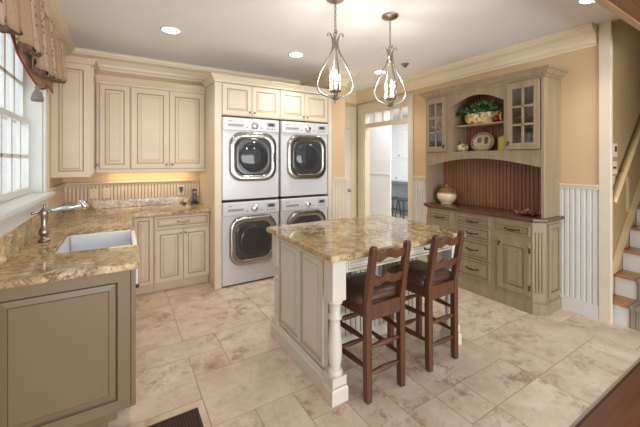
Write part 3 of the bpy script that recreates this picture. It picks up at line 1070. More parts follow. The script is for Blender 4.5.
def machine(x0, z0, kind, label):
    """front loader: kind 'washer' or 'dryer'"""
    W_, H_ = 0.708, 0.98
    x1 = x0 + W_
    r = thing('washing_machine' if kind == 'washer' else 'tumble_dryer', ((x0 + x1) / 2, 4.1, z0), label, kind, 'front-loading laundry machines')
    fr = Fr((x0, YW, z0), (1, 0, 0), (0, 0, 1), (0, -1, 0))
    zb = 0.014
    b = MB()
    b.loops([rrect(fr, 0.0, W_, zb, H_, 0.012, w) for w in (-0.72, -0.01)] + [rrect(fr, 0.006, W_ - 0.006, zb + 0.006, H_ - 0.006, 0.012, 0.0)])
    b.build('body', 'appl', r)
    b = MB(); b.fbox(fr, 0.02, W_ - 0.02, 0.0, zb, -0.7, -0.02); b.build('base', 'seam', r)
    # control panel
    b = MB()
    b.loops([rrect(fr, 0.004, W_ - 0.004, H_ - 0.155, H_ - 0.004, 0.012, -0.002), rrect(fr, 0.004, W_ - 0.004, H_ - 0.155, H_ - 0.004, 0.012, 0.012), rrect(fr, 0.014, W_ - 0.014, H_ - 0.147, H_ - 0.012, 0.012, 0.018)])
    cp = b.build('control_panel', 'appl', r)
    b = MB(); b.loops([rrect(fr, 0.06, 0.245, H_ - 0.105, H_ - 0.078, 0.008, w) for w in (0.016, 0.021)]); b.build('drawer_handle', 'appl_grey', cp)
    b = MB(); b.fbox(fr, 0.065, 0.11, H_ - 0.05, H_ - 0.04, 0.017, 0.0187); b.build('badge', 'appl_grey', cp)
    b = MB(); b.lathe(fr(0.385, H_ - 0.085, 0.016), [(0.046, 0), (0.046, 0.006), (0.042, 0.01), (0.034, 0.012), (0.032, 0.03), (0.026, 0.034), (0.002, 0.034)], 24, 0, fr, ms=[0, 0, 0, 1, 1, 0])
    b.build('dial', ['chrome', 'appl'], cp)
    b = MB(); b.loops([rrect(fr, 0.54, 0.655, H_ - 0.088, H_ - 0.04, 0.006, w) for w in (0.016, 0.02)]); dsp = b.build('display', 'appl_grey', cp)
    b = MB(); b.fbox(fr, 0.565, 0.635, H_ - 0.08, H_ - 0.048, 0.0195, 0.021); b.build('screen', 'lcd', dsp)
    for bu, bv, br in [(0.55 + k * 0.032, 0.115, 0.01) for k in range(4)] + [(0.29, 0.11, 0.009), (0.47, 0.11, 0.011)]:
        b = MB(); b.lathe(fr(bu, H_ - bv, 0.017), [(br, 0), (br, 0.004), (0.002, 0.005)], 10, 0, fr)
        b.build('button', 'appl_grey', cp)
    # door
    cu, cv = 0.372, H_ - 0.462
    hu, hv = 0.292, 0.292

    def R(k, w, rr):
        return rrect(fr, cu - hu * k, cu + hu * k, cv - hv * k, cv + hv * k, rr, w, 9)
    b = MB()
    b.loops([R(1.0, -0.002, 0.15), R(1.0, 0.022, 0.15), R(0.975, 0.036, 0.148), R(0.955, 0.04, 0.145), R(0.80, 0.036, 0.125), R(0.765, 0.032, 0.12), R(0.755, 0.022, 0.118)], 0, True, True, False)
    d = b.build('door', 'satin', r)
    b = MB()
    b.loops([R(0.77, 0.02, 0.12), R(0.765, 0.03, 0.12), R(0.70, 0.034, 0.13), R(0.62, 0.03, 0.14)], 0, True, False, True)
    b.build('inner_rim', 'doordark', d)
    b = MB(); b.lathe(fr(cu - 0.005, cv, 0.028), [(0.185, 0.0), (0.18, 0.008), (0.15, 0.016), (0.1, 0.024), (0.05, 0.028), (0.002, 0.029)], 32, 0, fr)
    b.build('glass', 'doorglass', d)
    b = MB(); b.fbox(fr, cu + hu * 0.83, cu + hu * 0.9, cv - 0.07, cv + 0.05, 0.036, 0.05)
    b.build('latch_grip', 'doordark', d, bevel=0.006)
    if kind == 'washer':
        b = MB()
        b.loops([rrect(fr, 0.085, 0.245, 0.055, 0.165, 0.006, w) for w in (-0.002, 0.0025)] + [rrect(fr, 0.088, 0.242, 0.058, 0.162, 0.006, 0.0035)])
        b.build('filter_flap', 'appl', r)
    return r


machine(0.984, 0.0, 'washer', 'white front-loading washer at the bottom of the left stack')
machine(0.984, 0.995, 'dryer', 'white front-loading dryer on top of the left stack')
machine(1.722, 0.0, 'washer', 'white front-loading washer at bottom of right stack, half behind the island')
machine(1.722, 0.995, 'dryer', 'white front-loading dryer on top of the right stack')

# ================================================================ ISLAND
IX0, IX1, IY0, IY1 = 1.07, 2.3, 1.583, 2.5
r = thing('kitchen_island', ((IX0 + IX1) / 2, (IY0 + IY1) / 2, 0), 'putty painted kitchen island with turned corner legs and plinth base', 'island')
b = MB()
b.box(1.115, 2.27, 2.02, 2.48, 0.0, 0.865)
b.box(1.1, 1.13, 1.69, 2.02, 0.0, 0.865)
b.build('body', 'putty', r, bevel=0.002)
fr = fr_left(1.1)
b = MB()
b.fbox(fr, -2.5, -1.68, 0.12, 0.865, -0.002, 0.004)
raised(b, fr, -2.40, -2.052, 0.155, 0.84, 0.013, 0.016, 0.002, 1, 0.011, 0, 0.03)
raised(b, fr, -2.038, -1.722, 0.155, 0.84, 0.013, 0.016, 0.002, 1, 0.011, 0, 0.03)
b.build('end_panel', ['putty', 'putty_glaze'], r)
b = MB(); beadboard(b, fr_front(2.02), 1.135, 2.27, 0.1, 0.765, 0.012, 0.05, 0.012, 0.008, 0, 1)
b.build('beadboard_panel', ['putty', 'putty_glaze'], r)
b = MB()
pp = [(0, 0), (0.022, 0), (0.022, 0.1), (0.012, 0.112), (0.012, 0.122), (0.004, 0.134), (0, 0.134)]
b.sweep([(1.09, 1.69), (1.09, 2.495), (2.285, 2.495)], pp, side=1)
b.build('plinth', 'putty', r, bevel=0.002)


def island_leg(cx, cy):
    lg = MB()
    h = 0.05
    lg.box(cx - h, cx + h, cy - h, cy + h, 0.61, 0.865)
    lg.lathe((cx, cy, 0), [(0.046, 0.15), (0.047, 0.17), (0.042, 0.186), (0.03, 0.19), (0.033, 0.2), (0.04, 0.235), (0.044, 0.275), (0.043, 0.33), (0.038, 0.40), (0.033, 0.46), (0.031, 0.485), (0.042, 0.492), (0.044, 0.503), (0.042, 0.513), (0.034, 0.52), (0.035, 0.56), (0.038, 0.585), (0.048, 0.592), (0.049, 0.603), (0.044, 0.612)], 28)
    o = lg.build('leg', 'putty', r, bevel=0.003)
    pb = MB()
    pb.box(cx - 0.052, cx + 0.052, cy - 0.052, cy + 0.052, 0.09, 0.155)
    k = 0.06
    fr_ = Fr((cx, cy, 0), (1, 0, 0), (0, 1, 0), (0, 0, 1))
    def sq(a, z):
        return [fr_(-a, -a, z), fr_(a, -a, z), fr_(a, a, z), fr_(-a, a, z)]
    pb.loops([sq(k, 0), sq(k, 0.078), sq(0.052, 0.094), sq(0.052, 0.1)])
    pb.build('plinth_block', 'putty', o, bevel=0.002)


for cx, cy in ((1.122, 1.638), (2.25, 1.643), (1.126, 2.452)):
    island_leg(cx, cy)
# apron with drawers
b = MB(); b.box(1.172, 2.2, 1.61, 2.02, 0.766, 0.865); b.build('apron', 'putty', r, bevel=0.002)
fr = fr_front(1.61)
for u0, u1 in ((1.18, 1.682), (1.692, 2.194)):
    b = MB(); raised(b, fr, u0, u1, 0.77, 0.862, 0.012, 0.012, 0, 1, 0.005, 0, 0.01)
    d = b.build('drawer', ['putty', 'putty_glaze'], r)
    b = MB(); bar_pull(b, fr, (u0 + u1) / 2, 0.818, 0.011, 0.1, 0.005); b.build('pull', 'bronze', d)
b = MB()
tx0, tx1, ty0, ty1 = 1.036, 2.315, 1.54, 2.545
c_ = 0.012
b.prism(top_fr, [(tx0 + c_, ty0), (tx1 - c_, ty0), (tx1, ty0 + c_), (tx1, ty1 - c_), (tx1 - c_, ty1), (tx0 + c_, ty1), (tx0, ty1 - c_), (tx0, ty0 + c_)], 0.866, 0.906)
tag(b.build('countertop', 'granite', bevel=0.01, seg=2), 'polished gold granite slab on top of the kitchen island', 'countertop', 'granite countertops')


# ================================================================ BAR STOOLS
def make_stool(x0, label):
    """x0 = outer left edge of the rear posts; the back faces the camera side"""
    Wd = 0.325
    x1 = x0 + Wd
    r = thing('bar_stool', ((x0 + x1) / 2, 1.68, 0), label, 'stool', 'wooden bar stools at the island')
    pw = 0.043
    yb, yf = 1.505, 1.86

    def post(cx):
        b = MB()
        lp = []
        for z, y, s in ((0.0, yb - 0.004, 0.9), (0.04, yb, 1), (0.45, yb + 0.004, 1), (0.6, yb + 0.002, 1), (0.75, yb - 0.022, 1), (0.9, yb - 0.048, 0.95), (0.94, yb - 0.055, 0.9), (0.958, yb - 0.058, 0.6)):
            h = pw / 2 * s
            lp.append([(cx - h, y - h, z), (cx + h, y - h, z), (cx + h, y + h, z), (cx - h, y + h, z)])
        b.loops(lp)
        return b
    for cx in (x0 + pw / 2, x1 - pw / 2):
        post(cx).build('leg', 'stool', r, bevel=0.006, seg=2)
    fx0, fx1 = x0 - 0.02, x1 + 0.02
    for cx in (fx0 + 0.02, fx1 - 0.02):
        b = MB(); h = 0.02
        b.loops([[(cx - h, yf - h, z), (cx + h, yf - h, z), (cx + h, yf + h, z), (cx - h, yf + h, z)] for z in (0.0, 0.57)])
        b.build('leg', 'stool', r, bevel=0.005, seg=2)
    # seat frame
    b = MB()
    b.box(x0 + pw, x1 - pw, yb - 0.014, yb + 0.014, 0.49, 0.585)
    b.box(fx0 + 0.04, fx1 - 0.04, yf - 0.014, yf + 0.014, 0.505, 0.575)
    for s in (-1, 1):
        xa = (x0 + 0.012) if s < 0 else (x1 - 0.036)
        xb = (fx0 + 0.008) if s < 0 else (fx1 - 0.032)
        b.prism(top_fr, [(xa, yb + 0.01), (xa + 0.024, yb + 0.01), (xb + 0.024, yf - 0.01), (xb, yf - 0.01)], 0.5, 0.58)
    b.build('seat_frame', 'stool', r, bevel=0.003)
    # leather seat: rounded slab
    b = MB()
    fr = Fr(((x0 + x1) / 2, (yb + yf) / 2, 0), (1, 0, 0), (0, 1, 0), (0, 0, 1))
    hu = Wd / 2 + 0.015
    hv = (yf - yb) / 2
    def sl(ins, z):
        pts = rrect(fr, -hu + ins, hu - ins, -hv + 0.024 + ins, hv + 0.03 - ins, 0.035, z, 5)
        return pts
    b.loops([sl(0.012, 0.572), sl(0.0, 0.585), sl(0.0, 0.61), sl(0.012, 0.63), sl(0.05, 0.645), sl(0.1, 0.65)], 0, True)
    b.build('seat', 'leather', r)
    # ladder-back slats with a wavy top edge
    for zc, hh, yy, dy in ((0.889, 0.056, yb - 0.046, -0.006), (0.73, 0.056, yb - 0.02, -0.010)):
        b = MB()
        n = 24
        lo, hi = [], []
        for k in range(n + 1):
            t_ = k / n
            u = x0 + pw * 0.8 + (Wd - pw * 1.6) * t_
            wv = 0.009 * math.cos(4 * PI * (t_ - 0.5)) - 0.004
            if abs(t_ - 0.5) > 0.375: wv = 0.009 * math.cos(4 * PI * 0.375) - 0.004 + 0.5 * (abs(t_ - 0.5) - 0.375) * 0.02
            lo.append((u, zc - hh / 2 + wv * 0.9))
            hi.append((u, zc + hh / 2 + wv))
        bow = lambda t_: -0.018 * (1 - (2 * t_ - 1) ** 2) * -1
        lp = []
        for k in range(n + 1):
            t_ = k / n
            y_ = yy + 0.012 * (1 - (2 * t_ - 1) ** 2)
            lp.append([(lo[k][0], y_ - 0.009 + 0.006, lo[k][1]), (lo[k][0], y_ + 0.009 + 0.006, lo[k][1]), (hi[k][0], y_ + 0.009 + dy, hi[k][1]), (hi[k][0], y_ - 0.009 + dy, hi[k][1])])
        b.loops(lp)
        b.build('back_slat', 'stool', r, bevel=0.003)
    # stretchers: swelling in the middle
    def stretch(p, q):
        b = MB()
        p, q = Vector(p), Vector(q)
        n = 12
        pts = [p.lerp(q, k / n) for k in range(n + 1)]
        b.tube(pts, [0.009 + 0.009 * math.sin(PI * k / n) for k in range(n + 1)], 10)
        b.build('stretcher', 'stool', r)
    for z in (0.165, 0.325):
        stretch((x0 + pw - 0.004, yb, z), (x1 - pw + 0.004, yb, z))
    for z in (0.2, 0.37):
        stretch((x0 + pw / 2, yb + 0.018, z), (fx0 + 0.02, yf - 0.018, z))
        stretch((x1 - pw / 2, yb + 0.018, z), (fx1 - 0.02, yf - 0.018, z))
    for z in (0.14, 0.34):
        stretch((fx0 + 0.036, yf, z), (fx1 - 0.036, yf, z))
    return r


make_stool(1.25, 'dark wooden ladder-back bar stool nearer the turned island leg')
make_stool(1.805, 'dark wooden ladder-back bar stool nearer the weathered hutch')

# ================================================================ HUTCH
HY0, HY1 = 1.465, 2.855
HB = XR - 0.004
r = thing('hutch', (3.5, (HY0 + HY1) / 2, 0), 'weathered greige wood hutch with arched open shelves and glass doors', 'hutch')
FX = 3.34
foot = [(HB, HY0), (3.43, HY0), (FX, HY0 + 0.075), (FX, HY1 - 0.075), (3.43, HY1), (HB, HY1)]


def off(poly, d):
    cx, cy = 3.56, (HY0 + HY1) / 2
    out = []
    for (x, y) in poly:
        out.append((x - d if x < HB - 0.01 else x, y - d * (1 if y < cy else -1) * (0.6 if x < 3.4 else 1)))
    return out


b = MB()
b.prism(top_fr, foot, 0.0, 0.884)
b.build('base_body', 'hutch', r, bevel=0.003)
b = MB()
b.prism(top_fr, off(foot, 0.016), 0.0, 0.105)
b.prism(top_fr, off(foot, 0.008), 0.105, 0.118)
b.build('base_moulding', 'hutch', r, bevel=0.003)
b = MB()
b.prism(top_fr, off(foot, 0.012), 0.872, 0.886, 0)
b.prism(top_fr, off(foot, 0.034), 0.886, 0.916, 1)
b.build('counter_board', ['hutch_dark', 'hutch_top'], r, bevel=0.006, seg=2)
# fluted corner pilasters and side panels
d_ = Vector((FX - 3.43, 0.075, 0)).normalized()
for (p, q) in (((3.43, HY0), (FX, HY0 + 0.075)), ((FX, HY1 - 0.075), (3.43, HY1))):
    P_, Q_ = Vector((p[0], p[1], 0)), Vector((q[0], q[1], 0))
    L_ = (Q_ - P_).length
    U_ = -(Q_ - P_).normalized() if p[1] < 2 else -(Q_ - P_).normalized()
    W_ = U_.cross(Vector((0, 0, 1)))
    o0 = Q_ if True else P_
    frp = Fr(o0, U_, (0, 0, 1), W_)
    b = MB()
    for k in range(3):
        u = L_ * (0.26 + 0.24 * k)
        b.tube([frp(u, 0.2, 0.0), frp(u, 0.22, 0.002), frp(u, 0.76, 0.002), frp(u, 0.78, 0.0)], [0.004, 0.008, 0.008, 0.004], 8)
    b.build('fluted_pilaster', 'hutch', r)
frs = fr_front(HY0)
b = MB()
raised(b, frs, 3.47, 3.72, 0.15, 0.85, 0.012, 0.04, 0.0, 1, 0.01, 0, 0.016)
b.build('side_panel', ['hutch', 'hutch_dark'], r)
# drawers and doors
fr = fr_left(FX)
PF = 0.016


def hdrawer(y0, y1, z0, z1):
    b = MB(); raised(b, fr, -y1, -y0, z0, z1, PF, 0.016, 0, 1, 0.007, 0, 0.014)
    d = b.build('drawer', ['hutch', 'hutch_dark'], r)
    b = MB(); bar_pull(b, fr, -(y0 + y1) / 2, (z0 + z1) / 2, PF, 0.13, 0.006, 0, 0.004); b.build('pull', 'bronze', d)


for (z0, z1) in ((0.748, 0.842), (0.595, 0.73), (0.385, 0.578), (0.165, 0.368)):
    hdrawer(1.955, 2.352, z0, z1)
hdrawer(2.43, 2.74, 0.728, 0.83)
hdrawer(1.56, 1.878, 0.735, 0.83)
for (y0, y1, ky) in ((1.56, 1.872, 1.848), (2.43, 2.74, 2.455)):
    b = MB(); raised(b, fr, -y1, -y0, 0.162, 0.67, PF, 0.055, 0, 1, 0.010, 0, 0.035)
    d = b.build('cupboard_door', ['hutch', 'hutch_dark'], r)
    b = MB(); b.tube([fr(-ky, 0.63, PF), fr(-ky, 0.63, PF + 0.02), fr(-ky, 0.6, PF + 0.024)], [0.005, 0.006, 0.008], 8); b.lathe(fr(-ky, 0.63, PF), [(0.012, 0), (0.012, 0.004), (0.004, 0.005)], 10, 0, fr)
    b.build('latch', 'bronze', d)
    b = MB()
    hu_ = -y1 + 0.0 if ky < (y0 + y1) / 2 else -y0
    for hz in (0.24, 0.6):
        b.fbox(fr, hu_ - 0.006, hu_ + 0.006, hz - 0.025, hz + 0.025, PF, PF + 0.006)
    b.build('hinge', 'bronze', d)
# upper part
UX = 3.40
b = MB()
b.box(UX, HB, HY0, HY0 + 0.028, 0.916, 2.285)
b.box(UX, HB, HY1 - 0.028, HY1, 0.916, 2.285)
for y in (1.832, 2.484):
    b.box(UX + 0.02, HB, y - 0.008, y + 0.008, 1.555, 2.285)
b.box(UX + 0.01, HB, HY0 + 0.028, HY1 - 0.028, 1.535, 1.565)
b.box(UX, HB, HY0 + 0.028, HY1 - 0.028, 2.27, 2.285)
b.build('upper_body', 'hutch', r, bevel=0.002)
b = MB(); b.box(UX + 0.03, HB - 0.02, 1.842, 2.476, 1.868, 1.886)
b.box(UX + 0.06, HB - 0.02, 1.5, 1.824, 1.9, 1.912); b.box(UX + 0.06, HB - 0.02, 2.492, 2.82, 1.9, 1.912)
b.build('shelf', 'hutch', r, bevel=0.002)
b = MB(); beadboard(b, fr_left(HB), -(HY1 - 0.03), -(HY0 + 0.03), 0.917, 1.534, 0.018, 0.04, 0.008, 0.007, 0, 1)
beadboard(b, fr_left(HB), -(HY1 - 0.03), -(HY0 + 0.03), 1.566, 2.268, 0.018, 0.04, 0.008, 0.007, 0, 1)
b.build('beadboard_back', ['hutch_back', plain('brown_back_groove', rgb(92, 58, 38), 0.6)], r)
# face frame with arches
fr = fr_left(UX)
b = MB()
a1 = arc(-2.825, -1.497, 1.40, 1.492, 24)
b.prism(fr, [(-2.825, 1.575)] + a1 + [(-1.497, 1.575)], -0.022, 0.0)
a2 = arc(-2.484, -1.845, 2.105, 2.212, 20)
b.prism(fr, [(-2.484, 2.285)] + a2 + [(-1.845, 2.285)], -0.022, 0.0)
b.fbox(fr, -2.855, -2.826, 0.917, 2.285, -0.002, 0.002)
b.fbox(fr, -1.494, -1.465, 0.917, 2.285, -0.002, 0.002)
b.fbox(fr, -2.54, -2.484, 1.575, 2.285, -0.022, 0.0)
b.fbox(fr, -1.845, -1.795, 1.575, 2.285, -0.022, 0.0)
b.fbox(fr, -2.825, -2.54, 2.255, 2.285, -0.022, 0.0); b.fbox(fr, -1.795, -1.497, 2.255, 2.285, -0.022, 0.0)
b.build('face_frame', 'hutch', r, bevel=0.003)
b = MB()
b.sweep([(HB, HY1), (UX, HY1), (UX, HY0), (HB, HY0)], [(0, 2.27), (0.01, 2.27), (0.014, 2.285), (0.03, 2.295), (0.05, 2.325), (0.055, 2.332), (0.066, 2.334), (0.066, 2.352), (0, 2.352)], side=-1)
b.box(UX, HB, HY0, HY1, 2.285, 2.345)
hc = b.build('cornice', 'hutch', r, bevel=0.002)
for (y0, y1, ky) in ((1.5, 1.802, 1.785), (2.538, 2.84, 2.556)):
    b = MB()
    z0, z1 = 1.58, 2.255
    s_ = 0.05
    b.fbox(fr, -y1, -y1 + s_, z0, z1, 0.001, 0.02); b.fbox(fr, -y0 - s_, -y0, z0, z1, 0.001, 0.02)
    b.fbox(fr, -y1 + s_, -y0 - s_, z0, z0 + 0.065, 0.001, 0.02); b.fbox(fr, -y1 + s_, -y0 - s_, z1 - 0.065, z1, 0.001, 0.02)
    uc = -(y0 + y1) / 2
    b.fbox(fr, uc - 0.011, uc + 0.011, z0 + 0.065, z1 - 0.065, 0.003, 0.018)
    for k in (1, 2):
        zz = z0 + 0.065 + (z1 - z0 - 0.13) * k / 3
        b.fbox(fr, -y1 + s_, -y0 - s_, zz - 0.011, zz + 0.011, 0.003, 0.018)
    d = b.build('glazed_door', 'hutch', r, bevel=0.002)
    b = MB(); b.fbox(fr, -y1 + s_, -y0 - s_, z0 + 0.065, z1 - 0.065, 0.008, 0.011); b.build('glass', 'cabpane', d)
    b = MB(); b.lathe(fr(-ky, 1.655, 0.02), [(0.01, 0), (0.01, 0.004), (0.004, 0.005)], 10, 0, fr); b.tube([fr(-ky, 1.66, 0.02), fr(-ky, 1.655, 0.042), fr(-ky, 1.62, 0.046)], [0.004, 0.006, 0.01], 8)
    b.build('latch', 'bronze', d)

# ---- things on and in the hutch
CT = 0.916
r = thing('ginger_jar', (3.57, 2.665, CT), 'squat lidded jar, cream below and olive tan above, on hutch counter', 'jar')
jx, jy = 3.57, 2.665
b = MB(); b.lathe((jx, jy, CT), [(0.07, 0), (0.075, 0.008), (0.068, 0.016), (0.09, 0.03), (0.116, 0.07), (0.122, 0.105), (0.115, 0.135), (0.09, 0.16), (0.084, 0.17)], 28, 0, ms=[0, 0, 0, 0, 0, 0, 1, 1])
bd = b.build('jar_body', ['ceramic', 'ceramic_tan'], r)
b = MB(); b.lathe((jx, jy, CT), [(0.094, 0.171), (0.096, 0.18), (0.07, 0.2), (0.04, 0.214), (0.016, 0.218), (0.014, 0.226), (0.02, 0.236), (0.012, 0.246), (0.002, 0.248)], 24); b.build('lid', 'ceramic_tan', r)
for s in (-1, 1):
    b = MB(); b.tube([(jx, jy + s * (0.1 + 0.028 * math.sin(PI * k / 8)), CT + 0.12 + 0.06 * k / 8) for k in range(9)], 0.008, 8); b.build('handle', 'ceramic_tan', r)


def leaf(mb, p, d, up, L, W, m):
    d = d.normalized()
    s = d.cross(up)
    if s.length < 1e-3:
        s = Vector((1, 0, 0))
    s.normalize()
    n = s.cross(d)
    a = p
    pts = [a, a + d * L * 0.3 + s * W * 0.9 + n * L * 0.05, a + d * L * 0.55 + s * W * 0.55, a + d * L + n * L * -0.12, a + d * L * 0.55 - s * W * 0.55, a + d * L * 0.3 - s * W * 0.9 + n * L * 0.05, a + d * L * 0.4 + n * L * 0.1]
    b0 = len(mb.v)
    mb.v += pts
    for f in ((0, 1, 6), (1, 2, 6), (2, 3, 6), (3, 4, 6), (4, 5, 6), (5, 0, 6)):
        mb.f.append(tuple(b0 + q for q in f)); mb.m.append(m); mb.s.append(True); mb.r.append(0.0)


rl = random.Random(3)
r = thing('ivy_planter', (3.57, 2.19, 1.886), 'oval fruit-painted planter of trailing green ivy on the hutch shelf', 'planter')
b = MB()
frp = Fr((3.57, 2.185, 1.887), (0, 1, 0), (1, 0, 0), (0, 0, 1))
prof = [(0.75, 0), (0.8, 0.008), (0.72, 0.016), (0.9, 0.04), (1.0, 0.08), (0.98, 0.11), (1.02, 0.125), (1.0, 0.132), (0.9, 0.125)]
b.loops([[frp(0.215 * k * math.cos(2 * PI * q / 32), 0.095 * k * math.sin(2 * PI * q / 32), h) for q in range(32)] for k, h in prof], 0, True)
b.build('pot', 'majolica', r)
b = MB()
for _ in range(520):
    a = rl.uniform(0, 2 * PI)
    q = math.sqrt(rl.random())
    yy = 2.215 + 0.29 * q * math.cos(a)
    xx = 3.56 + 0.1 * q * math.sin(a)
    zz = 2.03 + 0.13 * (1 - q * q) * rl.uniform(0.2, 1.1)
    if rl.random() < 0.25:
        zz -= rl.uniform(0.0, 0.06) * (1 if xx < 3.56 else 0.3)
    zmax = 2.105 + 0.1 * max(0, math.sin(PI * (yy - 1.845) / 0.64)) if 1.845 < yy < 2.484 else 2.05
    zz = min(zz, zmax - 0.02)
    yy = min(max(yy, 1.87), 2.46)
    dd = Vector((-0.7 + rl.uniform(-0.6, 0.6), rl.uniform(-1, 1), rl.uniform(-0.6, 0.7)))
    leaf(b, Vector((xx, yy, zz)), dd, Vector((rl.uniform(-.4, .4), rl.uniform(-.4, .4), 1)), rl.uniform(0.035, 0.06), rl.uniform(0.016, 0.026), 1 if rl.random() < 0.45 else 0)
b.build('ivy_foliage', ['leaf', 'leaf2'], r)
b = MB()
for k in range(24):
    y0_ = 2.215 + rl.uniform(-0.24, 0.24)
    b.tube([(3.57, 2.19 + (y0_ - 2.2) * 0.5, 2.0), (3.54, y0_, 2.07), (3.5, y0_ + rl.uniform(-.05, .05), 2.03)], 0.003, 5)
b.build('ivy_stems', 'soil', r)
# ceramic fruit at the planter's side
b = MB(); b.lathe((3.5, 1.975, 1.887), [(0.012, 0), (0.032, 0.01), (0.042, 0.035), (0.04, 0.055), (0.024, 0.074), (0.004, 0.07)], 20)
r2 = thing('ceramic_apple', (3.5, 1.975, 1.887), 'dark red ceramic apple at the right end of the ivy planter', 'ornament')
b.build('fruit', plain('dark_red_glaze', rgb(126, 36, 34), 0.2), r2)
b = MB(); b.tube([(3.5, 1.975, 1.955), (3.502, 1.972, 1.975)], 0.003, 6); b.build('stem', 'soil', r2)
b = MB(); b.tube([(3.5, 1.915 + 0.02 * math.sin(PI * k / 8), 1.896 + 0.095 * k / 8) for k in range(9)], [0.004 + 0.014 * math.sin(PI * (k + 0.5) / 9) for k in range(9)], 10)
tag(b.build('ceramic_banana', 'yellow'), 'yellow ceramic banana propped right of the red apple on the shelf', 'ornament')

LS = 1.566
r = thing('oval_platter', (3.66, 2.235, LS), 'oval fruit-painted platter standing upright on the lower hutch shelf', 'plate')
frp = Fr((3.665, 2.235, LS + 0.122), (0, -1, 0), (0.18, 0, 0.98), (-0.98, 0, 0.18))
b = MB()
prof = [(0.6, -0.006), (1.0, 0.01), (1.0, 0.015), (0.72, 0.006), (0.66, 0.0), (0.02, 0.0)]
b.loops([[frp(0.145 * k * math.cos(2 * PI * q / 40), 0.118 * k * math.sin(2 * PI * q / 40), h) for q in range(40)] for k, h in prof], [0, 0, 0, 1, 1], True)
b.build('plate_disc', ['ceramic', 'ceramic'], r)
b = MB()
for k in range(22):
    a = 2 * PI * k / 22
    c_ = frp(0.122 * math.cos(a), 0.099 * math.sin(a), 0.011)
    b.lathe(c_, [(0.011, -0.004), (0.011, 0.003), (0.002, 0.004)], 8, k % 3, frp)
b.build('painted_rim', [plain('rust_glaze', rgb(170, 84, 50), 0.3), plain('ochre_glaze', rgb(196, 150, 70), 0.3), plain('sage_glaze', rgb(120, 128, 90), 0.3)], r)
b = MB(); b.fbox(frp, -0.07, -0.02, -0.005, 0.06, -0.001, 0.002, 0); b.fbox(frp, 0.02, 0.062, -0.02, 0.062, -0.001, 0.002, 1)
b.build('painted_scene', [plain('teal_glaze', rgb(96, 128, 122), 0.3), plain('dark_green_glaze', rgb(70, 92, 62), 0.3)], r)
r = thing('teapot', (3.58, 2.445, LS), 'little cream painted teapot left of the upright platter', 'teapot')
tx, ty = 3.56, 2.435
K = 1.3
b = MB(); b.lathe((tx, ty, LS), [(q * K, h * K) for q, h in [(0.03, 0), (0.034, 0.006), (0.05, 0.025), (0.056, 0.045), (0.048, 0.066), (0.03, 0.078), (0.026, 0.08)]], 20); b.build('pot_body', 'majolica', r)
b = MB(); b.lathe((tx, ty, LS + 0.08 * K), [(q * K, h * K) for q, h in [(0.028, 0), (0.024, 0.01), (0.01, 0.016), (0.007, 0.02), (0.011, 0.027), (0.002, 0.034)]], 16); b.build('lid', 'ceramic_tan', r)
b = MB(); b.tube([(tx - 0.035 - 0.02 * k / 8, ty + 0.05 + 0.05 * math.sin(PI * k / 8), LS + 0.03 + 0.06 * k / 8) for k in range(9)], 0.007, 8); b.build('handle', 'majolica', r)
b = MB(); b.tube([(tx - 0.02, ty - 0.055, LS + 0.046), (tx - 0.03, ty - 0.08, LS + 0.065), (tx - 0.035, ty - 0.092, LS + 0.094)], [0.016, 0.011, 0.008], 8); b.build('spout', 'majolica', r)
r = thing('canister', (3.53, 1.91, LS), 'yellow ceramic canister right of the platter on the lower hutch shelf', 'canister')
frp = Fr((3.53, 1.91, LS), (0, -1, 0), (-1, 0, 0), (0, 0, 1))
b = MB(); b.loops([rrect(frp, -0.048 * k, 0.048 * k, -0.04 * k, 0.04 * k, 0.014, h, 4) for k, h in ((0.95, 0), (1, 0.008), (1, 0.135), (0.9, 0.143))]); b.build('box', 'yellow', r)
b = MB(); b.loops([rrect(frp, -0.046 * k, 0.046 * k, -0.038 * k, 0.038 * k, 0.014, h, 4) for k, h in ((1, 0.143), (1, 0.155), (0.7, 0.165))]); b.lathe(frp(0, 0, 0.163), [(0.008, 0), (0.012, 0.01), (0.003, 0.02)], 12); b.build('lid', 'yellow', r)
# crockery behind the glass
for (y, z, rad, lab) in ((1.7, 1.913, 0.085, 'round white plate behind the right glass door, upper shelf'), (2.69, 1.913, 0.08, 'round white plate behind the left glass door, upper shelf')):
    frp = Fr((3.67, y, z + rad), (0, -1, 0), (0.16, 0, 0.987), (-0.987, 0, 0.16))
    b = MB()
    b.lathe(frp(0, 0, 0), [(rad * 0.55, -0.006), (rad, 0.008), (rad, 0.012), (rad * 0.68, 0.004), (rad * 0.62, 0.0), (0.002, 0.0)], 32, 0, frp, ms=[0, 0, 1, 0, 0])
    tag(b.build('plate', ['sink', 'appl_grey']), lab, 'plate', 'plates in the hutch')
for (y, lab) in ((1.63, 'blue glass goblet behind the right glass door, lowest shelf'), (2.67, 'blue glass goblet behind the left glass door, lowest shelf')):
    b = MB(); b.lathe((3.58, y, LS), [(0.035, 0), (0.034, 0.004), (0.007, 0.012), (0.006, 0.05), (0.03, 0.065), (0.042, 0.1), (0.04, 0.135), (0.037, 0.134), (0.03, 0.08), (0.002, 0.07)], 20)
    tag(b.build('goblet', 'blueglass'), lab, 'glass', 'goblets in the hutch')
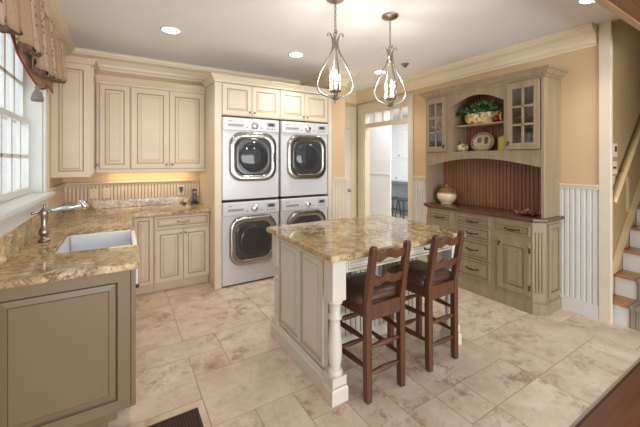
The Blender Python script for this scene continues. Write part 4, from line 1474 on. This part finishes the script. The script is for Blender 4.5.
# dried flowers on the hutch counter
r = thing('dried_flowers', (3.5, 1.655, CT), 'low dish of dusty pink dried flowers on the hutch counter', 'flowers')
b = MB(); b.lathe((3.5, 1.655, CT), [(0.06, 0), (0.075, 0.008), (0.09, 0.02), (0.085, 0.02), (0.06, 0.01), (0.002, 0.008)], 24)
b.build('dish', 'soil', r)
b = MB()
for k in range(90):
    a = rl.uniform(0, 2 * PI); q = math.sqrt(rl.random())
    yy, xx = 1.655 + 0.125 * q * math.cos(a), 3.5 + 0.08 * q * math.sin(a)
    leaf(b, Vector((xx, yy, CT + 0.014 + 0.042 * (1 - q * q) * rl.random())), Vector((rl.uniform(-1, 1), rl.uniform(-1, 1), rl.uniform(0, 0.5))), Vector((0, 0, 1)), rl.uniform(0.03, 0.05), rl.uniform(0.014, 0.022), 0 if rl.random() < 0.85 else 1)
b.build('petals', ['berry', 'soil'], r)


# ================================================================ PENDANTS
def make_pendant(loc, label):
    x, y, z = loc
    r = thing('pendant_light', loc, label, 'pendant lamp', 'pendant lamps over the island')
    b = MB(); b.lathe((x, y, z), [(0.072, 0.0), (0.072, -0.008), (0.06, -0.02), (0.03, -0.028), (0.01, -0.034), (0.008, -0.045), (0.002, -0.046)], 28)
    b.build('canopy', 'pewter', r)
    b = MB()
    zt, zb = z - 0.043, 2.452
    n = 9
    for k in range(n):
        zc = zt - (zt - zb) * (k + 0.5) / n
        hl = (zt - zb) / n * 0.66
        ax = (1, 0) if k % 2 else (0, 1)
        pts = [(x + ax[0] * 0.008 * math.cos(a), y + ax[1] * 0.008 * math.cos(a), zc + hl * math.sin(a)) for a in [2 * PI * q / 12 for q in range(12)]]
        b.tube(pts, 0.0028, 6, closed=True)
    b.build('chain', 'pewter', r)
    b = MB(); b.tube([(x + 0.014 * math.cos(2 * PI * q / 14), y, 2.438 + 0.018 * math.sin(2 * PI * q / 14)) for q in range(14)], 0.004, 6, closed=True)
    b.lathe((x, y, 2.33), [(0.004, 0.09), (0.012, 0.085), (0.012, 0.06), (0.024, 0.05), (0.026, 0.042), (0.02, 0.034), (0.018, 0.0), (0.01, -0.01)], 16)
    b.build('collar', 'pewter', r)
    R0 = math.radians(-24)
    for k in range(4):
        a = R0 + k * PI / 2
        c, s = math.cos(a), math.sin(a)
        b = MB()
        cv = [(0.018, 2.365), (0.022, 2.40), (0.032, 2.43), (0.048, 2.448), (0.06, 2.444), (0.062, 2.43), (0.054, 2.424)]
        b.tube([(x + q * c, y + q * s, zz) for q, zz in cv], [0.008, 0.007, 0.006, 0.005, 0.005, 0.006, 0.007], 8)
        b.build('scroll', 'pewter', r)
        b = MB()
        key = [(0.018, 2.37), (0.02, 2.345), (0.035, 2.295), (0.074, 2.225), (0.112, 2.15), (0.136, 2.09), (0.142, 2.045), (0.13, 2.005), (0.102, 1.978), (0.06, 1.96), (0.022, 1.948)]
        pts = []
        for i in range(len(key) - 1):
            p0, p1, p2, p3 = key[max(i - 1, 0)], key[i], key[i + 1], key[min(i + 2, len(key) - 1)]
            for q in range(4):
                t = q / 4
                pts.append(tuple(0.5 * (2 * p1[j] + (p2[j] - p0[j]) * t + (2 * p0[j] - 5 * p1[j] + 4 * p2[j] - p3[j]) * t * t + (3 * p1[j] - p0[j] - 3 * p2[j] + p3[j]) * t ** 3) for j in (0, 1)))
        pts.append(key[-1])
        b.tube([(x + q * c, y + q * s, zz) for q, zz in pts], 0.0072, 8)
        b.build('cage_bar', 'pewter', r)
    b = MB(); b.lathe((x, y, 0), [(0.002, 1.905), (0.008, 1.912), (0.01, 1.922), (0.006, 1.928), (0.022, 1.936), (0.03, 1.948), (0.028, 1.956), (0.012, 1.962), (0.01, 1.985), (0.044, 1.996), (0.048, 2.004), (0.04, 2.006), (0.002, 2.004)], 22)
    b.build('finial', 'pewter', r)
    for k in range(3):
        a = R0 + 0.5 + k * 2 * PI / 3
        cx, cy = x + 0.036 * math.cos(a), y + 0.036 * math.sin(a)
        b = MB(); b.lathe((cx, cy, 2.0), [(0.016, 0), (0.018, 0.008), (0.009, 0.012), (0.009, 0.075), (0.006, 0.078)], 14)
        cd = b.build('candle_sleeve', 'candle', r)
        b = MB(); b.lathe((cx, cy, 2.078), [(0.006, 0), (0.010, 0.014), (0.0125, 0.028), (0.010, 0.05), (0.005, 0.068), (0.001, 0.084)], 14)
        b.build('bulb', 'bulb', cd)
    ld = bpy.data.lights.new('pendant_glow', 'POINT')
    ld.energy = 7
    ld.color = (1.0, 0.95, 0.88)
    ld.shadow_soft_size = 0.03
    lo = bpy.data.objects.new('pendant_glow', ld)
    COL.objects.link(lo)
    lo.location = (x, y, 2.13)
    return r


make_pendant((1.404, 2.045, CEIL), 'nickel teardrop-cage pendant lamp nearer the window and laundry side')
make_pendant((1.978, 2.045, CEIL), 'nickel teardrop-cage pendant lamp nearer the hutch side')

# ================================================================ CEILING FIXTURES
for (x, y, lab) in ((0.404, 3.37, 'round recessed ceiling light above the back counter'),
                    (1.75, 3.365, 'round recessed ceiling light in front of the washers'),
                    (3.1, 3.4, 'round recessed ceiling light near the doorway'),
                    (3.09, 1.0, 'round recessed ceiling light at the top right, beside the wood header')):
    r = thing('recessed_light', (x, y, CEIL - 0.012), lab, 'ceiling light', 'recessed ceiling lights')
    b = MB(); b.lathe((x, y, CEIL), [(0.095, 0.0), (0.095, -0.006), (0.082, -0.01), (0.078, -0.004)], 32); b.build('trim_ring', 'white', r)
    b = MB(); b.lathe((x, y, CEIL), [(0.078, -0.001), (0.078, -0.005), (0.002, -0.006)], 28); b.build('lens', 'canlight', r)
    ld = bpy.data.lights.new('downlight', 'SPOT')
    ld.energy = 30
    ld.color = (1.0, 0.975, 0.945)
    ld.spot_size = math.radians(125)
    ld.spot_blend = 0.8
    ld.shadow_soft_size = 0.07
    lo = bpy.data.objects.new('downlight', ld)
    COL.objects.link(lo)
    lo.location = (x, y, CEIL - 0.02)
b = MB(); b.lathe((3.12, 2.95, CEIL), [(0.05, 0.0), (0.05, -0.008), (0.03, -0.014), (0.022, -0.04), (0.012, -0.046), (0.002, -0.046)], 20)
tag(b.build('ceiling_fitting', 'pewter'), 'small dark metal fitting on the ceiling, right of the right pendant lamp', 'ceiling fitting')

# ================================================================ VALANCE
r = thing('window_valance', (XL + 0.08, 2.5, 2.1), 'striped floral fabric valance with red piping and tassel over the window', 'valance')
# bottom profile of the pleated front: (y, z)
tiers = [(3.62, 3.10, 2.166, 2.077), (3.10, 2.61, 2.077, 2.028), (2.63, 2.25, 2.123, 2.072), (2.18, 1.86, 2.114, 2.028), (1.9, 1.3, 2.16, 2.1)]
b = MB()
n = 14
rows = 8
ZTOP = 2.5
verts = []
cols = []
for ti, (ya, yb_, za, zb_) in enumerate(tiers):
    for k in range(n + 1):
        t = k / n
        y = ya + (yb_ - ya) * t
        zb2 = za + (zb_ - za) * t
        cols.append((y, zb2 + 0.010 * math.sin(t * PI * 3), XL + 0.14 + 0.014 * math.sin(t * PI * 3 + ti) - (0.03 if (k in (0, n) and ti not in (0,)) else 0)))
lp = []
for (y, zb2, x) in cols:
    lp.append([(x - 0.03 * (j / rows), y, zb2 + (ZTOP - zb2) * j / rows) for j in range(rows + 1)])
for i in range(len(lp) - 1):
    for j in range(rows):
        b.face([lp[i][j], lp[i + 1][j], lp[i + 1][j + 1], lp[i][j + 1]], 0, True)
# return to the wall at the far end
for j in range(rows):
    p, q = lp[0][j], lp[0][j + 1]
    b.face([p, q, (XL + 0.025, q[1], q[2]), (XL + 0.025, p[1], p[2])], 0, True)
b.build('pleated_front', 'fabric', r, solid=0.006)
# gathered brown-print hems between the tiers
b = MB()
for (ya, yb_, za, zb_) in tiers[:4]:
    pts = []
    for k in range(9):
        t = k / 8
        pts.append((XL + 0.115 + 0.012 * math.sin(k * 2.1), ya + (yb_ - ya) * t, za + (zb_ - za) * t + 0.006 - 0.012 * (k % 2)))
    b.tube(pts, [0.012, 0.02, 0.018, 0.024, 0.02, 0.026, 0.022, 0.026, 0.014], 8, squash=0.7)
b.build('gathered_hem', 'dfabric', r)
# plain swag behind, with scalloped lower edge
sw = [(1.3, 2.4), (1.9, 2.38), (2.1, 2.32), (2.338, 2.172), (2.47, 2.088), (2.732, 2.027), (3.0, 1.998), (3.1, 1.994), (3.264, 2.031), (3.318, 2.068), (3.45, 2.075), (3.6, 2.06)]
b = MB()
for (y0, z0), (y1, z1) in zip(sw[:-1], sw[1:]):
    b.face([(XL + 0.05, y0, z0), (XL + 0.05, y1, z1), (XL + 0.05, y1, 2.48), (XL + 0.05, y0, 2.48)], 0, True)
b.build('swag', 'lining', r, solid=0.006)
b = MB(); b.tube([(XL + 0.052, y, z - 0.003) for y, z in sw], 0.006, 8); b.build('piping', 'red', r)
b = MB(); b.box(XL + 0.024, XL + 0.112, 1.25, 3.615, 2.475, 2.498); b.build('mounting_board', 'lining', r)
ty_, tz_ = 2.95, 1.9
b = MB(); b.tube([(XL + 0.06, ty_, 2.0), (XL + 0.06, ty_, tz_ + 0.09)], 0.004, 6)
b.lathe((XL + 0.06, ty_, tz_), [(0.034, -0.02), (0.036, 0.0), (0.028, 0.03), (0.02, 0.052), (0.01, 0.058), (0.016, 0.066), (0.016, 0.078), (0.007, 0.088), (0.002, 0.09)], 18)
b.build('tassel', 'tassel', r)

# ================================================================ SWITCHES, THERMOSTAT, VENT
r = thing('light_switch', (XR - 0.015, 3.19, 1.12), 'white light switch plate on wainscot between doorway and hutch', 'switch')
fr = fr_left(XR - 0.014)
b = MB(); b.fbox(fr, -3.235, -3.16, 1.045, 1.16, 0, 0.007); b.build('plate', 'white', r, bevel=0.002)
b = MB(); b.fbox(fr, -3.206, -3.19, 1.085, 1.12, 0.007, 0.012); b.build('rocker', 'white', r, bevel=0.002)
fr = fr_front(1.125)
r = thing('keypad', (3.93, 1.12, 1.5), 'pale alarm keypad on the khaki wall above the stairs', 'keypad', 'wall controls by the stairs')
b = MB(); b.fbox(fr, 3.86, 3.985, 1.5, 1.63, 0, 0.025); b.build('case', 'plate_ivory', r, bevel=0.004)
b = MB(); b.fbox(fr, 3.915, 3.965, 1.55, 1.6, 0.025, 0.027); b.build('screen', 'lcd', r)
r = thing('thermostat', (3.93, 1.12, 1.36), 'small pale thermostat just below the keypad by the stairs', 'thermostat', 'wall controls by the stairs')
b = MB(); b.fbox(fr, 3.87, 4.0, 1.34, 1.46, 0, 0.02); b.build('case', 'plate_ivory', r, bevel=0.004)
for k in range(3):
    b = MB(); b.fbox(fr, 3.885 + k * 0.03, 3.905 + k * 0.03, 1.39, 1.41, 0.02, 0.024); b.build('button', 'lcd', r)
r = thing('switch_plate', (3.93, 1.12, 1.22), 'tan switch plate lowest of three controls by the stairs', 'switch', 'wall controls by the stairs')
b = MB(); b.fbox(fr, 3.87, 3.985, 1.22, 1.325, 0, 0.008); b.build('plate', 'rail', r, bevel=0.002)
b = MB(); b.fbox(fr, 3.92, 3.935, 1.255, 1.29, 0.008, 0.016); b.build('toggle', 'rail', r)
r = thing('floor_vent', (0.2, 1.92, 0), 'brown grille floor vent set in the tiles by the sink cabinet', 'vent')
b = MB()
vx0, vx1, vy0, vy1 = -0.02, 0.384, 1.75, 1.996
b.box(vx0, vx1, vy1 - 0.014, vy1, 0.0, 0.006); b.box(vx0, vx1, vy0, vy0 + 0.014, 0.0, 0.006)
b.box(vx0, vx0 + 0.014, vy0 + 0.014, vy1 - 0.014, 0.0, 0.006); b.box(vx1 - 0.014, vx1, vy0 + 0.014, vy1 - 0.014, 0.0, 0.006)
b.build('frame', 'vent', r, bevel=0.001)
b = MB()
nx, ny = 24, 14
for i in range(1, nx):
    xx = vx0 + 0.014 + (vx1 - vx0 - 0.028) * i / nx
    b.box(xx - 0.003, xx + 0.003, vy0 + 0.014, vy1 - 0.014, 0.001, 0.004)
for j in range(1, ny):
    yy = vy0 + 0.014 + (vy1 - vy0 - 0.028) * j / ny
    b.box(vx0 + 0.014, vx1 - 0.014, yy - 0.003, yy + 0.003, 0.001, 0.0045)
b.box(vx0 + 0.01, vx1 - 0.01, vy0 + 0.01, vy1 - 0.01, 0.0, 0.0012, 1)
b.build('grille', ['vent', plain('duct_dark', rgb(48, 32, 22), 0.8)], r)

# ================================================================ STAIRS
r = thing('staircase', (4.4, 0.6, 0), 'staircase with orange oak treads and white risers at the right', 'staircase')
NS = 8
RISE, RUN = 0.197, 0.205
sy0, sy1 = 0.0, 1.12
for k in range(NS):
    x0 = 3.79 + RUN * k
    b = MB(); b.box(x0, x0 + 0.02, sy0, sy1, RISE * k, RISE * (k + 1) - 0.025); b.build('riser', 'white', r)
    b = MB(); b.box(x0 - 0.025, x0 + RUN + 0.02, sy0, sy1, RISE * (k + 1) - 0.025, RISE * (k + 1)); b.build('tread', 'tread', r, bevel=0.008, seg=2)
r = thing('stair_runner', (4.4, 0.6, 0), 'grey and beige striped runner laid down the middle of the stairs', 'runner')
b = MB()
pts = []
for k in range(NS):
    x0 = 3.79 + RUN * k
    pts += [(x0 - 0.006, RISE * k + 0.001), (x0 - 0.006, RISE * (k + 1) - 0.028), (x0 - 0.031, RISE * (k + 1) - 0.024), (x0 - 0.031, RISE * (k + 1) + 0.004)]
    if k == NS - 1:
        pts.append((x0 + RUN, RISE * (k + 1) + 0.004))
for (p, q) in zip(pts[:-1], pts[1:]):
    b.face([(p[0], 0.15, p[1]), (q[0], 0.15, q[1]), (q[0], 0.965, q[1]), (p[0], 0.965, p[1])], 0)
b.build('carpet', 'runner', r, solid=0.008)
b = MB()
sl = RISE / RUN
b.prism(fr_front(1.124), [(3.84, 0.395), (4.0, 0.395 + 0.01), (5.3, 0.40 + 1.3 * sl), (5.3, 0.56 + 1.3 * sl), (4.13, 0.735), (3.84, 0.445)], 0.0, 0.014)
struct(b.build('trim_13', 'rail', bevel=0.002))
b = MB(); fr = fr_front(1.124)
b.fbox(fr, 4.31, 4.36, 0.95, 1.3, 0, 0.012)
struct(b.build('trim_14', 'rail'))
r = thing('handrail', (4.3, 1.07, 1.08), 'cream wooden handrail climbing the khaki wall above the stairs', 'handrail')
b = MB(); b.tube([(3.80, 1.075, 1.08), (3.85, 1.075, 1.13), (5.2, 1.075, 1.13 + 1.35 * sl)], 0.022, 10); b.build('rail', 'rail', r)
for x in (4.15, 4.9):
    b = MB(); b.tube([(x, 1.125, 1.13 + (x - 3.85) * sl - 0.06), (x, 1.08, 1.13 + (x - 3.85) * sl - 0.055), (x, 1.075, 1.13 + (x - 3.85) * sl - 0.018)], 0.008, 8); b.build('bracket', 'pewter', r)

# ================================================================ ROOM BEYOND THE DOORWAY
b = MB(); b.box(5.0, 5.03, 5.16, 7.0, 0, CEIL)
fr = fr_left(5.0)
b.fbox(fr, -6.9, -5.16, 1.16, 1.2, 0, 0.02)
b.fbox(fr, -6.9, -5.16, 0.0, 0.14, 0, 0.02)
struct(b.build('wall_far_panelled', 'roomwhite', bevel=0.003))
b = MB(); b.box(6.72, 6.82, 1.155, 7.0, 0, CEIL)
struct(b.build('wall_far', 'roomwhite'))
b = MB(); b.box(XR + 0.12, 5.0, 6.6, 6.7, 0, CEIL); struct(b.build('wall_far_side', 'roomwhite'))
r = thing('tall_cabinet', (6.55, 6.0, 0), 'white double-door cabinet seen through the doorway above grey seating', 'cabinet')
b = MB(); b.box(6.42, 6.71, 5.2, 6.9, 0.91, 2.45); b.build('body', 'roomwhite', r)
fr = fr_left(6.42)
for (u0, u1) in ((-6.88, -6.32), (-6.31, -5.79), (-5.78, -5.22)):
    for (v0, v1) in ((0.93, 1.52), (1.535, 2.35)):
        b = MB(); raised(b, fr, u0, u1, v0, v1, 0.02, 0.07, 0, 0)
        d = b.build('door', 'roomwhite', r)
        b = MB(); knob(b, fr, u1 - 0.05 if v0 < 1 else u0 + 0.05, v0 + 0.08, 0.02, 0.025); b.build('knob', 'pewter', d)
r = thing('low_cabinet', (6.55, 6.0, 0), 'blue-grey counter base under the white cabinet in the far room', 'cabinet')
b = MB(); b.box(6.46, 6.72, 5.2, 6.9, 0, 0.84); b.build('front', 'greycab', r)
b = MB(); b.box(6.4, 6.72, 5.2, 6.9, 0.86, 0.905); b.build('top', 'greycab', r)
b = MB(); b.box(6.46, 6.72, 5.2, 6.9, 0.84, 0.86); b.build('rail', 'greycab', r)


def far_stool(x, y, label):
    r = thing('counter_stool', (x, y, 0), label, 'stool', 'grey stools in the far room')
    b = MB(); b.lathe((x, y, 0.46), [(0.16, 0), (0.17, 0.01), (0.17, 0.04), (0.15, 0.055), (0.002, 0.058)], 20); b.build('seat', 'darkgrey', r)
    for sx in (-1, 1):
        for sy in (-1, 1):
            b = MB(); b.tube([(x + sx * 0.1, y + sy * 0.1, 0.46), (x + sx * 0.15, y + sy * 0.15, 0.0)], 0.014, 8); b.build('leg', 'darkgrey', r)
    b = MB(); b.tube([(x + 0.135 * math.cos(a), y + 0.135 * math.sin(a), 0.2) for a in [2 * PI * q / 16 for q in range(16)]], 0.01, 6, closed=True); b.build('foot_ring', 'darkgrey', r)
    return r


far_stool(6.1, 6.2, 'dark grey stool in the far room, left of the pair')
far_stool(6.1, 5.82, 'dark grey stool in the far room, right of the pair')
